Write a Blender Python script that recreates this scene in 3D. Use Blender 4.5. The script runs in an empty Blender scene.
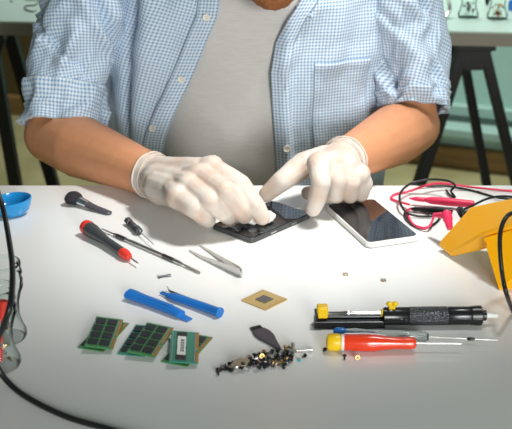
import bpy, bmesh, math, random
from mathutils import Vector, Matrix, noise
R = math.radians
random.seed(7)
sc = bpy.context.scene
COL = sc.collection

# ---------------------------------------------------------------- camera
TT = 0.75                                   # height of the table top
CAMZ, PITCH, F, CX, CY = 1.355, R(22), 1200.0, 256.0, 214.5
CAM = Vector((0, 0, CAMZ))
def ray(px, py):
    f = Vector((0, math.cos(PITCH), -math.sin(PITCH)))
    u = Vector((0, math.sin(PITCH), math.cos(PITCH)))
    return f + Vector((1, 0, 0)) * ((px - CX) / F) + u * ((CY - py) / F)
def P(px, py, z=TT):
    d = ray(px, py); return CAM + d * ((z - CAMZ) / d.z)
def PD(px, py, y):
    d = ray(px, py); return CAM + d * (y / d.y)
cam_d = bpy.data.cameras.new('camera'); cam = bpy.data.objects.new('camera', cam_d)
COL.objects.link(cam); sc.camera = cam
cam.location = CAM; cam.rotation_euler = (R(90) - PITCH, 0, 0)
cam_d.sensor_width = 36; cam_d.lens = 36 * F / 512
cam_d.clip_start = 0.05; cam_d.clip_end = 60
cam_d.dof.use_dof = True; cam_d.dof.focus_distance = 1.46; cam_d.dof.aperture_fstop = 11.0

# ---------------------------------------------------------------- materials
def new_mat(name):
    m = bpy.data.materials.new(name); m.use_nodes = True
    return m, m.node_tree, m.node_tree.nodes['Principled BSDF']
def mat(name, color, rough=0.5, metal=0.0, spec=0.5, trans=0.0, ior=1.45, bump=None, var=0.0, vscale=30, sss=0, emit=None, coat=0, ssr=(1, .4, .25)):
    m, nt, b = new_mat(name)
    b.inputs['Base Color'].default_value = (*color, 1)
    b.inputs['Roughness'].default_value = rough
    b.inputs['Metallic'].default_value = metal
    b.inputs['Specular IOR Level'].default_value = spec
    b.inputs['Transmission Weight'].default_value = trans
    b.inputs['IOR'].default_value = ior
    b.inputs['Coat Weight'].default_value = coat
    b.inputs['Coat Roughness'].default_value = 0.08
    if sss:
        b.inputs['Subsurface Weight'].default_value = sss
        b.inputs['Subsurface Radius'].default_value = ssr
        b.inputs['Subsurface Scale'].default_value = 0.006
    tc = nt.nodes.new('ShaderNodeTexCoord')
    if var:
        n = nt.nodes.new('ShaderNodeTexNoise'); n.inputs['Scale'].default_value = vscale; n.inputs['Detail'].default_value = 4
        nt.links.new(tc.outputs['Object'], n.inputs['Vector'])
        mx = nt.nodes.new('ShaderNodeMix'); mx.data_type = 'RGBA'
        mx.inputs[6].default_value = (*[max(0, c * (1 - var)) for c in color], 1)
        mx.inputs[7].default_value = (*[min(1, c * (1 + var)) for c in color], 1)
        nt.links.new(n.outputs['Fac'], mx.inputs[0]); nt.links.new(mx.outputs[2], b.inputs['Base Color'])
    if bump:
        sc_, st = bump
        n = nt.nodes.new('ShaderNodeTexNoise'); n.inputs['Scale'].default_value = sc_; n.inputs['Detail'].default_value = 5
        nt.links.new(tc.outputs['Object'], n.inputs['Vector'])
        bp = nt.nodes.new('ShaderNodeBump'); bp.inputs['Strength'].default_value = st; bp.inputs['Distance'].default_value = 0.002
        nt.links.new(n.outputs['Fac'], bp.inputs['Height']); nt.links.new(bp.outputs['Normal'], b.inputs['Normal'])
    if emit:
        b.inputs['Emission Color'].default_value = (*color, 1); b.inputs['Emission Strength'].default_value = emit
    return m

def gingham():
    m, nt, b = new_mat('gingham_cotton')
    b.inputs['Roughness'].default_value = 0.85; b.inputs['Specular IOR Level'].default_value = 0.2
    b.inputs['Sheen Weight'].default_value = 0.15
    uv = nt.nodes.new('ShaderNodeUVMap'); sep = nt.nodes.new('ShaderNodeSeparateXYZ')
    nt.links.new(uv.outputs['UV'], sep.inputs[0])
    facs = []
    for ax in ('X', 'Y'):
        a = nt.nodes.new('ShaderNodeMath'); a.operation = 'MULTIPLY'; a.inputs[1].default_value = 2 * math.pi / 0.0050
        nt.links.new(sep.outputs[ax], a.inputs[0])
        s = nt.nodes.new('ShaderNodeMath'); s.operation = 'SINE'; nt.links.new(a.outputs[0], s.inputs[0])
        mr = nt.nodes.new('ShaderNodeMapRange'); mr.inputs['From Min'].default_value = -0.35; mr.inputs['From Max'].default_value = 0.55
        nt.links.new(s.outputs[0], mr.inputs['Value']); facs.append(mr)
    ad = nt.nodes.new('ShaderNodeMath'); ad.operation = 'ADD'
    nt.links.new(facs[0].outputs[0], ad.inputs[0]); nt.links.new(facs[1].outputs[0], ad.inputs[1])
    h = nt.nodes.new('ShaderNodeMath'); h.operation = 'MULTIPLY'; h.inputs[1].default_value = 0.5
    nt.links.new(ad.outputs[0], h.inputs[0])
    cr = nt.nodes.new('ShaderNodeValToRGB'); e = cr.color_ramp.elements
    e[0].position = 0.0; e[0].color = (0.72, 0.78, 0.84, 1)
    e[1].position = 1.0; e[1].color = (0.17, 0.30, 0.47, 1)
    k = e.new(0.5); k.color = (0.47, 0.585, 0.72, 1)
    nt.links.new(h.outputs[0], cr.inputs[0]); nt.links.new(cr.outputs[0], b.inputs['Base Color'])
    n = nt.nodes.new('ShaderNodeTexNoise'); n.inputs['Scale'].default_value = 60; n.inputs['Detail'].default_value = 4
    tc = nt.nodes.new('ShaderNodeTexCoord'); nt.links.new(tc.outputs['Object'], n.inputs['Vector'])
    bp = nt.nodes.new('ShaderNodeBump'); bp.inputs['Strength'].default_value = 0.35; bp.inputs['Distance'].default_value = 0.003
    nt.links.new(n.outputs['Fac'], bp.inputs['Height']); nt.links.new(bp.outputs['Normal'], b.inputs['Normal'])
    return m

def jersey():
    m, nt, b = new_mat('grey_jersey')
    b.inputs['Roughness'].default_value = 0.9; b.inputs['Specular IOR Level'].default_value = 0.15
    tc = nt.nodes.new('ShaderNodeTexCoord'); mp = nt.nodes.new('ShaderNodeMapping'); mp.inputs['Scale'].default_value = (60, 60, 700)
    nt.links.new(tc.outputs['Object'], mp.inputs[0])
    n = nt.nodes.new('ShaderNodeTexNoise'); n.inputs['Scale'].default_value = 1; n.inputs['Detail'].default_value = 3
    nt.links.new(mp.outputs[0], n.inputs['Vector'])
    cr = nt.nodes.new('ShaderNodeValToRGB'); e = cr.color_ramp.elements
    e[0].position = .3; e[0].color = (0.545, 0.53, 0.51, 1); e[1].position = .7; e[1].color = (0.62, 0.605, 0.585, 1)
    nt.links.new(n.outputs['Fac'], cr.inputs[0]); nt.links.new(cr.outputs[0], b.inputs['Base Color'])
    return m

def screen_mat():
    m, nt, b = new_mat('phone_glass')
    b.inputs['Base Color'].default_value = (0.008, 0.010, 0.014, 1)
    b.inputs['Roughness'].default_value = 0.04; b.inputs['Specular IOR Level'].default_value = 0.9; b.inputs['IOR'].default_value = 1.6
    return m

def pcb(name, c1, c2):
    m, nt, b = new_mat(name)
    b.inputs['Roughness'].default_value = 0.35
    tc = nt.nodes.new('ShaderNodeTexCoord')
    v = nt.nodes.new('ShaderNodeTexBrick'); v.inputs['Scale'].default_value = 260; v.inputs['Mortar Size'].default_value = .03
    v.inputs['Color1'].default_value = (*c1, 1); v.inputs['Color2'].default_value = (*[c * .8 for c in c1], 1); v.inputs['Mortar'].default_value = (*c2, 1)
    nt.links.new(tc.outputs['Object'], v.inputs['Vector']); nt.links.new(v.outputs['Color'], b.inputs['Base Color'])
    return m

def wood(name, c1, c2, scale=(2, 30, 30)):
    m, nt, b = new_mat(name); b.inputs['Roughness'].default_value = 0.5
    tc = nt.nodes.new('ShaderNodeTexCoord'); mp = nt.nodes.new('ShaderNodeMapping'); mp.inputs['Scale'].default_value = scale
    nt.links.new(tc.outputs['Object'], mp.inputs[0])
    n = nt.nodes.new('ShaderNodeTexNoise'); n.inputs['Scale'].default_value = 1.5; n.inputs['Detail'].default_value = 6
    nt.links.new(mp.outputs[0], n.inputs['Vector'])
    cr = nt.nodes.new('ShaderNodeValToRGB'); e = cr.color_ramp.elements
    e[0].position = .35; e[0].color = (*c1, 1); e[1].position = .65; e[1].color = (*c2, 1)
    nt.links.new(n.outputs['Fac'], cr.inputs[0]); nt.links.new(cr.outputs[0], b.inputs['Base Color'])
    return m

def knurl_mat():
    m, nt, b = new_mat('knurled_black')
    b.inputs['Base Color'].default_value = (.09, .09, .1, 1); b.inputs['Metallic'].default_value = .8; b.inputs['Roughness'].default_value = .35
    tc = nt.nodes.new('ShaderNodeTexCoord'); w = nt.nodes.new('ShaderNodeTexVoronoi'); w.inputs['Scale'].default_value = 700
    nt.links.new(tc.outputs['Object'], w.inputs['Vector'])
    bp = nt.nodes.new('ShaderNodeBump'); bp.inputs['Strength'].default_value = .8; bp.inputs['Distance'].default_value = .001
    nt.links.new(w.outputs['Distance'], bp.inputs['Height']); nt.links.new(bp.outputs['Normal'], b.inputs['Normal'])
    return m

def glove_mat():
    m, nt, b = new_mat('white_latex')
    b.inputs['Roughness'].default_value = 0.5; b.inputs['Specular IOR Level'].default_value = 0.35
    b.inputs['Subsurface Weight'].default_value = 0.12; b.inputs['Subsurface Radius'].default_value = (1, .55, .4); b.inputs['Subsurface Scale'].default_value = .005
    tc = nt.nodes.new('ShaderNodeTexCoord')
    n = nt.nodes.new('ShaderNodeTexNoise'); n.inputs['Scale'].default_value = 28; n.inputs['Detail'].default_value = 2
    nt.links.new(tc.outputs['Object'], n.inputs['Vector'])
    cr = nt.nodes.new('ShaderNodeValToRGB'); e = cr.color_ramp.elements
    e[0].position = .35; e[0].color = (0.62, 0.48, 0.39, 1); e[1].position = .62; e[1].color = (0.68, 0.61, 0.55, 1)
    nt.links.new(n.outputs['Fac'], cr.inputs[0]); nt.links.new(cr.outputs[0], b.inputs['Base Color'])
    mp = nt.nodes.new('ShaderNodeMapping'); mp.inputs['Scale'].default_value = (1.6, 1, .5); mp.inputs['Rotation'].default_value = (0, .3, .6)
    nt.links.new(tc.outputs['Object'], mp.inputs[0])
    w = nt.nodes.new('ShaderNodeTexNoise'); w.inputs['Scale'].default_value = 75; w.inputs['Detail'].default_value = 4; w.inputs['Distortion'].default_value = 1.2
    nt.links.new(mp.outputs[0], w.inputs['Vector'])
    bp = nt.nodes.new('ShaderNodeBump'); bp.inputs['Strength'].default_value = .18; bp.inputs['Distance'].default_value = .003
    nt.links.new(w.outputs['Fac'], bp.inputs['Height']); nt.links.new(bp.outputs['Normal'], b.inputs['Normal'])
    return m

def bristle_mat():
    m, nt, b = new_mat('black_bristles'); b.inputs['Roughness'].default_value = .8
    b.inputs['Base Color'].default_value = (.018, .015, .02, 1)
    tc = nt.nodes.new('ShaderNodeTexCoord'); mp = nt.nodes.new('ShaderNodeMapping'); mp.inputs['Scale'].default_value = (60, 1800, 1800)
    nt.links.new(tc.outputs['Object'], mp.inputs[0])
    n = nt.nodes.new('ShaderNodeTexNoise'); n.inputs['Scale'].default_value = 1; nt.links.new(mp.outputs[0], n.inputs['Vector'])
    bp = nt.nodes.new('ShaderNodeBump'); bp.inputs['Strength'].default_value = 1; bp.inputs['Distance'].default_value = .001
    nt.links.new(n.outputs['Fac'], bp.inputs['Height']); nt.links.new(bp.outputs['Normal'], b.inputs['Normal'])
    return m

def jar_mat():
    m, nt, b = new_mat('jar_glass'); out = nt.nodes['Material Output']
    lw = nt.nodes.new('ShaderNodeLayerWeight'); lw.inputs['Blend'].default_value = .35
    cr = nt.nodes.new('ShaderNodeValToRGB'); e = cr.color_ramp.elements
    e[0].position = .45; e[0].color = (.94, .97, .96, 1); e[1].position = 1.0; e[1].color = (.50, .60, .56, 1)
    tr = nt.nodes.new('ShaderNodeBsdfTransparent'); gl = nt.nodes.new('ShaderNodeBsdfGlossy'); gl.inputs['Roughness'].default_value = .04
    fr = nt.nodes.new('ShaderNodeFresnel'); fr.inputs['IOR'].default_value = 1.16; mx = nt.nodes.new('ShaderNodeMixShader')
    nt.links.new(lw.outputs['Facing'], cr.inputs[0]); nt.links.new(cr.outputs[0], tr.inputs['Color'])
    nt.links.new(fr.outputs[0], mx.inputs[0]); nt.links.new(tr.outputs[0], mx.inputs[1]); nt.links.new(gl.outputs[0], mx.inputs[2]); nt.links.new(mx.outputs[0], out.inputs['Surface'])
    return m
M = dict(
    table=mat('white_laminate', (0.80, 0.80, 0.785), .2, spec=.5),
    backtop=mat('pale_table_top', (0.45, 0.56, 0.50), .3),
    backedge=mat('taupe_table_edge', (0.25, 0.22, 0.18), .5),
    blackwood=mat('black_painted_wood', (0.006, 0.006, 0.006), .45),
    floor=wood('pale_floor', (0.30, 0.27, 0.13), (0.42, 0.38, 0.20), (3, 3, 3)),
    wallwood=wood('dark_ochre_panel', (0.10, 0.075, 0.025), (0.15, 0.11, 0.04), (1, 1, 1)),
    wall=mat('grey_green_wall', (0.45, 0.52, 0.46), .8, var=.05, vscale=3),
    baseb=wood('oak_baseboard', (0.20, 0.11, 0.035), (0.29, 0.17, 0.06), (3, 3, 40)),
    frame=mat('pale_green_frame', (0.35, 0.52, 0.47), .4),
    framedark=mat('window_gasket', (0.07, 0.11, 0.10), .5),
    pane=mat('green_frosted_glass', (0.42, 0.66, 0.59), .3),
    skin=mat('skin', (0.63, 0.285, 0.145), .5, sss=.12, var=.09, vscale=60, bump=(260, .2), spec=.4),
    beard=mat('ginger_beard', (0.30, 0.11, 0.035), .75, var=.5, vscale=300, bump=(500, .8)),
    hair=mat('brown_hair', (0.09, 0.045, 0.02), .6, bump=(300, .8)),
    eye=mat('eye_white', (.8, .78, .74), .2), iris=mat('iris', (.06, .1, .12), .2),
    lip=mat('lip', (.42, .16, .12), .5),
    gingham=gingham(), jersey=jersey(), glove=glove_mat(),
    denim=mat('denim', (0.07, 0.11, 0.16), .9, var=.3, vscale=400),
    shoe=mat('brown_leather', (.08, .04, .02), .5),
    button=mat('pearl_button', (.80, .76, .68), .3), thread=mat('thread_dark', (.12, .15, .2), .8),
    glass=mat('phone_glass_plain', (.01, .01, .012), .05), screen=screen_mat(),
    whitepl=mat('white_plastic', (.80, .80, .78), .3), darkpl=mat('dark_plastic', (.025, .025, .028), .4),
    black=mat('black_plastic', (.01, .01, .011), .3), rubber=mat('black_rubber', (.012, .012, .013), .38),
    chrome=mat('chrome', (.72, .72, .72), .18, 1), steel=mat('brushed_steel', (.66, .65, .63), .36, 1),
    darksteel=mat('dark_steel', (.16, .16, .17), .35, .9), brass=mat('brass', (.40, .27, .11), .45, 1),
    blacksteel=mat('black_steel', (.03, .03, .032), .22, .6),
    blue=mat('blue_plastic', (.015, .17, .56), .35), cyan=mat('azure_plastic', (.01, .27, .62), .22, coat=.5),
    gun=mat('gunmetal_paint', (.085, .09, .095), .35, .4), gunlabel=mat('grey_label', (.30, .31, .32), .5),
    red=mat('red_plastic', (.75, .045, .03), .35), orangered=mat('orange_red_plastic', (.78, .05, .012), .2, coat=.4),
    yellow=mat('yellow_plastic', (.86, .55, .01), .35), amber=mat('amber_rubber', (1.0, .46, .002), .36, sss=.1, ssr=(1, .6, .1)),
    amberdark=mat('amber_recess', (.80, .29, .004), .45),
    lead=mat('red_rubber', (.85, .04, .12), .35), clear=mat('clear_acetate', (.72, .80, .80), .08, trans=.8),
    jar=jar_mat(),
    cotton=mat('cotton_wool', (.90, .89, .86), .95, bump=(220, .6), sss=.15, ssr=(1, 1, 1)),
    gold=mat('gold_contacts', (.62, .33, .09), .35, .7), cpu=mat('chip_substrate', (.47, .33, .13), .5, var=.12, vscale=500),
    cpupad=mat('chip_pads', (.13, .125, .12), .45, .3, var=.4, vscale=900),
    pcb=pcb('green_board', (.06, .24, .08), (.12, .3, .14)), pcb2=pcb('teal_board', (.02, .24, .16), (.12, .34, .26)),
    chip=mat('memory_chip', (.022, .022, .024), .35), paper=mat('white_sticker', (.80, .80, .78), .6), ink=mat('print_ink', (.07, .07, .08), .7),
    knurl=knurl_mat(), bristle=bristle_mat(), charcoal=mat('charcoal_plastic', (.065, .06, .075), .38),
    tip=mat('white_ptfe', (.75, .76, .73), .4), tan=mat('tan_foil', (.33, .26, .18), .4, .3), teal=mat('teal_bit', (.02, .30, .34), .4),
    lampwhite=mat('lamp_shade_white', (.8, .8, .8), .5),
)

# ---------------------------------------------------------------- mesh helpers
class MB:
    def __init__(s): s.v = []; s.f = []; s.uv = None
    def add(s, vs, fs, T=None):
        o = len(s.v); s.v += [(T @ Vector(v)) if T is not None else Vector(v) for v in vs]
        s.f += [tuple(i + o for i in f) for f in fs]; return s
    def box(s, c, d, T=None, taper=1.0):
        x, y, z = [k / 2 for k in d]; c = Vector(c); vs = []
        for k, t in ((-1, 1), (1, taper)):
            for a, b in ((-1, -1), (1, -1), (1, 1), (-1, 1)): vs.append(c + Vector((a * x * t, b * y * t, k * z)))
        return s.add(vs, [(3, 2, 1, 0), (4, 5, 6, 7), (0, 1, 5, 4), (1, 2, 6, 5), (2, 3, 7, 6), (3, 0, 4, 7)], T)
    def hexa(s, pts):   # 8 points: bottom ring 4, top ring 4
        return s.add(pts, [(3, 2, 1, 0), (4, 5, 6, 7), (0, 1, 5, 4), (1, 2, 6, 5), (2, 3, 7, 6), (3, 0, 4, 7)])
    def sweep(s, path, radii, n=16, caps=True, sq=None, up=Vector((0, 0, 1))):
        path = [Vector(p) for p in path]
        if not hasattr(radii, '__len__'): radii = [radii] * len(path)
        rings = []; prev = None
        for i, p in enumerate(path):
            a = path[max(0, i - 1)]; b = path[min(len(path) - 1, i + 1)]
            t = (b - a).normalized()
            if prev is None:
                q = up if abs(t.dot(up)) < .95 else Vector((1, 0, 0))
                nx = (q - t * q.dot(t)).normalized()
            else:
                nx = (prev - t * prev.dot(t)).normalized()
            prev = nx; ny = t.cross(nx)
            r = radii[i]; ra, rb = r if hasattr(r, '__len__') else (r, r)
            rings.append([p + nx * (ra * math.cos(2 * math.pi * k / n)) + ny * (rb * math.sin(2 * math.pi * k / n)) for k in range(n)])
        vs = [v for r in rings for v in r]; fs = []
        for i in range(len(rings) - 1):
            for k in range(n):
                a = i * n + k; b = i * n + (k + 1) % n
                fs.append((a, b, b + n, a + n))
        if caps:
            fs.append(tuple(reversed(range(n)))); fs.append(tuple(range((len(rings) - 1) * n, len(rings) * n)))
        return s.add(vs, fs)
    def lathe(s, prof, axis='x', n=24, T=None, cap=True):
        vs = []; fs = []
        for (h, r) in prof:
            for k in range(n):
                a = 2 * math.pi * k / n; c, d = r * math.cos(a), r * math.sin(a)
                vs.append({'x': (h, c, d), 'z': (c, d, h), 'y': (c, h, d)}[axis])
        for i in range(len(prof) - 1):
            for k in range(n):
                a = i * n + k; b = i * n + (k + 1) % n
                fs.append((a, b, b + n, a + n) if axis != 'y' else (a, a + n, b + n, b))
        if cap:
            fs.append(tuple(reversed(range(n)))); fs.append(tuple(range((len(prof) - 1) * n, len(prof) * n)))
        return s.add(vs, fs, T)
    def prism(s, poly, z0, z1, T=None):
        n = len(poly); vs = [(x, y, z0) for x, y in poly] + [(x, y, z1) for x, y in poly]
        fs = [tuple(reversed(range(n))), tuple(range(n, 2 * n))] + [(i, (i + 1) % n, (i + 1) % n + n, i + n) for i in range(n)]
        return s.add(vs, fs, T)
    def ell(s, c, r, T=None, n=16, m=10):
        vs = [(0, 0, -1)]; fs = []
        for j in range(1, m):
            t = math.pi * j / m - math.pi / 2
            for k in range(n): a = 2 * math.pi * k / n; vs.append((math.cos(t) * math.cos(a), math.cos(t) * math.sin(a), math.sin(t)))
        vs.append((0, 0, 1))
        for k in range(n):
            fs.append((0, 1 + (k + 1) % n, 1 + k))
            for j in range(m - 2):
                a = 1 + j * n + k; b = 1 + j * n + (k + 1) % n; fs.append((a, b, b + n, a + n))
            fs.append((len(vs) - 1, 1 + (m - 2) * n + k, 1 + (m - 2) * n + (k + 1) % n))
        c = Vector(c); vs = [Vector((v[0] * r[0], v[1] * r[1], v[2] * r[2])) for v in vs]
        vs = [((T @ v) if T is not None else v) + c for v in vs]
        return s.add(vs, fs)
    def capsule(s, a, b, ra, rb, n=14):
        a = Vector(a); b = Vector(b); d = b - a; L = max(d.length, 1e-5); t = d / L
        path = []; rad = []
        for k in range(6):
            q = math.pi / 2 * (1 - k / 5); path.append(a - t * ra * math.sin(q)); rad.append(max(ra * math.cos(q), .0002))
        for k in range(6):
            q = math.pi / 2 * k / 5; path.append(b + t * rb * math.sin(q)); rad.append(max(rb * math.cos(q), .0002))
        # keep monotonic
        return s.sweep(path, rad, n)
    def grid(s, rows, uvrows=None, wrap=False, flip=False):
        nr = len(rows); nc = len(rows[0]); o = len(s.v); s.v += [Vector(v) for r in rows for v in r]
        fl = []
        for i in range(nr - 1):
            for k in range(nc if wrap else nc - 1):
                a = i * nc + k; b = i * nc + (k + 1) % nc; q = (a, b, b + nc, a + nc)
                if flip: q = q[::-1]
                fl.append(tuple(o + t for t in q))
        s.f += fl
        if uvrows is not None: s.uv = [u for r in uvrows for u in r]
        return s
    def build(s, name, m, parent=None, smooth=True, bevel=0, mods=None, angle=40):
        me = bpy.data.meshes.new(name); me.from_pydata([tuple(v) for v in s.v], [], s.f); me.update()
        if s.uv:
            l = me.uv_layers.new(name='UVMap')
            for lo in me.loops: l.data[lo.index].uv = s.uv[lo.vertex_index]
        if smooth:
            me.polygons.foreach_set('use_smooth', [True] * len(me.polygons))
            try: me.set_sharp_from_angle(angle=R(angle))
            except Exception: pass
        me.materials.append(m)
        o = bpy.data.objects.new(name, me); COL.objects.link(o)
        if parent is not None: o.parent = parent
        if bevel:
            b = o.modifiers.new('bevel', 'BEVEL'); b.width = bevel; b.segments = 2; b.limit_method = 'ANGLE'; b.angle_limit = R(35); b.harden_normals = False
        return o

def tag(o, label=None, cat=None, group=None, kind=None):
    if label: o['label'] = label
    if cat: o['category'] = cat
    if group: o['group'] = group
    if kind: o['kind'] = kind
    return o
def thing(name, label, cat, loc=(0, 0, 0), rz=0, group=None):
    o = bpy.data.objects.new(name, None); COL.objects.link(o); o.empty_display_size = .02
    o.location = loc; o.rotation_euler = (0, 0, rz); return tag(o, label, cat, group)
def copy_tree(o, parent=None):
    c = o.copy(); COL.objects.link(c)
    if parent is not None: c.parent = parent
    for ch in o.children: copy_tree(ch, c)
    return c
def apply_mods(o):
    dg = bpy.context.evaluated_depsgraph_get(); dg.update()
    me = bpy.data.meshes.new_from_object(o.evaluated_get(dg)); o.modifiers.clear(); o.data = me
    me.polygons.foreach_set('use_smooth', [True] * len(me.polygons)); return o
def remesh(o, voxel, smooth_it=4, fac=.5):
    r = o.modifiers.new('r', 'REMESH'); r.mode = 'VOXEL'; r.voxel_size = voxel; r.use_smooth_shade = True
    s = o.modifiers.new('s', 'SMOOTH'); s.iterations = smooth_it; s.factor = fac
    return apply_mods(o)
def displace(o, fn):
    vs = o.data.vertices; cs = [v.co.copy() for v in vs]; ns = [v.normal.copy() for v in vs]
    out = [c for p, n in zip(cs, ns) for c in fn(p, n)]
    vs.foreach_set('co', out); o.data.update()
def aim(p0, p1):            # yaw from p0 to p1 on the table
    d = p1 - p0; return math.atan2(d.y, d.x), math.hypot(d.x, d.y)
def bez(pts, n=10):         # catmull-rom through points
    pts = [Vector(p) for p in pts]; out = []
    for i in range(len(pts) - 1):
        p0 = pts[max(i - 1, 0)]; p1 = pts[i]; p2 = pts[i + 1]; p3 = pts[min(i + 2, len(pts) - 1)]
        for k in range(n):
            t = k / n; out.append(.5 * ((2 * p1) + (p2 - p0) * t + (2 * p0 - 5 * p1 + 4 * p2 - p3) * t * t + (3 * p1 - p0 - 3 * p2 + p3) * t ** 3))
    out.append(pts[-1]); return out
def lerp(a, b, t): return a + (b - a) * t
def interp(tab, x):
    if x <= tab[0][0]: return tab[0][1:]
    for a, b in zip(tab, tab[1:]):
        if x <= b[0]:
            t = (x - a[0]) / (b[0] - a[0]); t2 = t
            return [lerp(p, q, t2) for p, q in zip(a[1:], b[1:])]
    return tab[-1][1:]

#@@ROOM
# ---------------------------------------------------------------- the room
o = MB().box((0, 2.5, -.05), (9, 9, .1)).build('floor', M['floor'], smooth=False); tag(o, kind='structure')
WA = Vector((-.94, 4.41, 0)); WB = Vector((.824, 3.74, 0)); wd = (WB - WA).normalized(); wn = Vector((wd.y, -wd.x, 0))  # wn towards the camera
wyaw = math.atan2(wd.y, wd.x)
WT = Matrix.Translation(WA) @ Matrix.Rotation(wyaw, 4, 'Z')      # local x along the wall, local -y into the room
def wallobj(name, mb, m, bevel=0, parent=None):
    o = mb.build(name, m, parent, smooth=False, bevel=bevel)
    if parent is None: o.matrix_world = WT; tag(o, kind='structure')
    return o
WX = .62       # where the window begins along the wall
w = MB(); w.box((-1.3, .06, 1.25), (2 * WX + 2.6, .12, 2.5)); wallobj('wall_back', w, M['wallwood'])
w = MB(); w.box((3.1 + .1, .06, 2.25), (6.2 - 2 * WX + .3, .12, .5)); w.box((5.7, .06, 1.0), (1.2, .12, 2.0)); wallobj('wall_back_right', w, M['wall'])
win = wallobj('window_1', MB().box(((WX + 5.1) / 2, .0, .135), (5.1 - WX, .16, .03)), M['frame'], .004)
f = MB()
f.box(((WX + 5.1) / 2, .04, .098), (5.1 - WX, .10, .05))
f.box(((WX + 5.1) / 2, .04, .185), (5.1 - WX, .06, .035))
f.box(((WX + 5.1) / 2, .04, 1.98), (5.1 - WX, .06, .05))
for x in (WX + .03, 2.3, 3.7, 5.08): f.box((x, .04, 1.08), (.06, .06, 1.80))
wallobj('window_frame', f, M['frame'], .003, win)
wallobj('window_gasket', MB().box(((WX + 5.1) / 2, .028, .158), (5.1 - WX, .05, .016)), M['framedark'], 0, win)
wallobj('window_pane', MB().box(((WX + 5.1) / 2, .045, 1.07), (5.1 - WX, .008, 1.8)), M['pane'], 0, win)
b = MB(); b.box((1.3, -.02, .036), (7.6, .036, .072)); wallobj('baseboard_back', b, M['baseb'], .006)

# ---------------------------------------------------------------- work table in front
t = thing('work_table', 'white laminate work table carrying all the repair tools', 'table', (0, 1.2, 0))
MB().box((0, 0, TT - .014), (2.2, .82, .028)).build('tabletop', M['table'], t, smooth=False, bevel=.002)
for sx in (-1, 1):
    for sy in (-1, 1):
        MB().box((sx * 1.02, sy * .34, (TT - .028) / 2), (.05, .05, TT - .028)).build('leg', M['whitepl'], t, smooth=False, bevel=.003)

# ---------------------------------------------------------------- table behind with trestles
BL = P(20, 21.6); BR = P(450, 31.0); bd = (BR - BL).normalized(); byaw = math.atan2(bd.y, bd.x)
bt = thing('back_table', 'long pale table on black trestles standing behind the seated man', 'table', (BL.x, BL.y, 0), byaw)
MB().box((.45, .40, TT - .002), (3.2, .80, .004)).build('tabletop', M['backtop'], bt, smooth=False)
MB().box((.45, .40, TT - .018), (3.2, .80, .028)).build('table_edge', M['backedge'], bt, smooth=False)
ZB = TT - .032
def beam(a, b, w_, d_):
    a = Vector(a); b = Vector(b); mb = MB(); q = []
    for p in (a, b):
        q += [p + Vector((-w_ / 2, -d_ / 2, 0)), p + Vector((w_ / 2, -d_ / 2, 0)), p + Vector((w_ / 2, d_ / 2, 0)), p + Vector((-w_ / 2, d_ / 2, 0))]
    return mb.hexa(q)
def trestle(label, D, dy, xc, legs):
    o0 = Vector((PD(xc, 50, D).x, D, 0)); tr = thing('trestle', label, 'trestle', o0, 0, None)
    MB().box((-.004, dy / 2, ZB - .014), (.088, dy + .10, .024)).build('top_beam', M['blackwood'], tr, smooth=False, bevel=.002)
    for k in (0, 1):
        yy = k * dy; xs = -.010 * k
        MB().hexa([Vector((xs - .022, yy - .02, ZB - .078)), Vector((xs + .018, yy - .02, ZB - .078)), Vector((xs + .018, yy, ZB - .078)), Vector((xs - .022, yy, ZB - .078)),
                   Vector((xs - .040, yy - .02, ZB - .026)), Vector((xs + .040, yy - .02, ZB - .026)), Vector((xs + .040, yy, ZB - .026)), Vector((xs - .040, yy, ZB - .026))]).build('bracket', M['blackwood'], tr, smooth=False)
    for (xt, yt, xb, yb, k, wdt) in legs:
        a = PD(xt, yt, D + k * dy) - o0; b = PD(xb, yb, D + k * dy) - o0; d = b - a
        top = a + d * ((ZB - .026 - a.z) / d.z); bot = a + d * ((0 - a.z) / d.z)
        beam(bot, top, wdt, .035).build('leg', M['blackwood'], tr, smooth=False, bevel=.002)
trestle('black A-shaped trestle under the right end of the back table', 2.66, .20, 474, [(462, 50, 418, 187, 0, .028), (487, 62, 517, 187, 0, .024), (464, 60, 487, 187, 1, .022), (450, 60, 420, 187, 1, .022)])
trestle('black A-shaped trestle under the left end of the back table', 2.76, .20, -8, [(-24, 50, -60, 187, 0, .028), (-8, 45, 16, 187, 0, .028), (10, 35, 54, 187, 1, .030), (-14, 45, -40, 187, 1, .022)])

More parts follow.
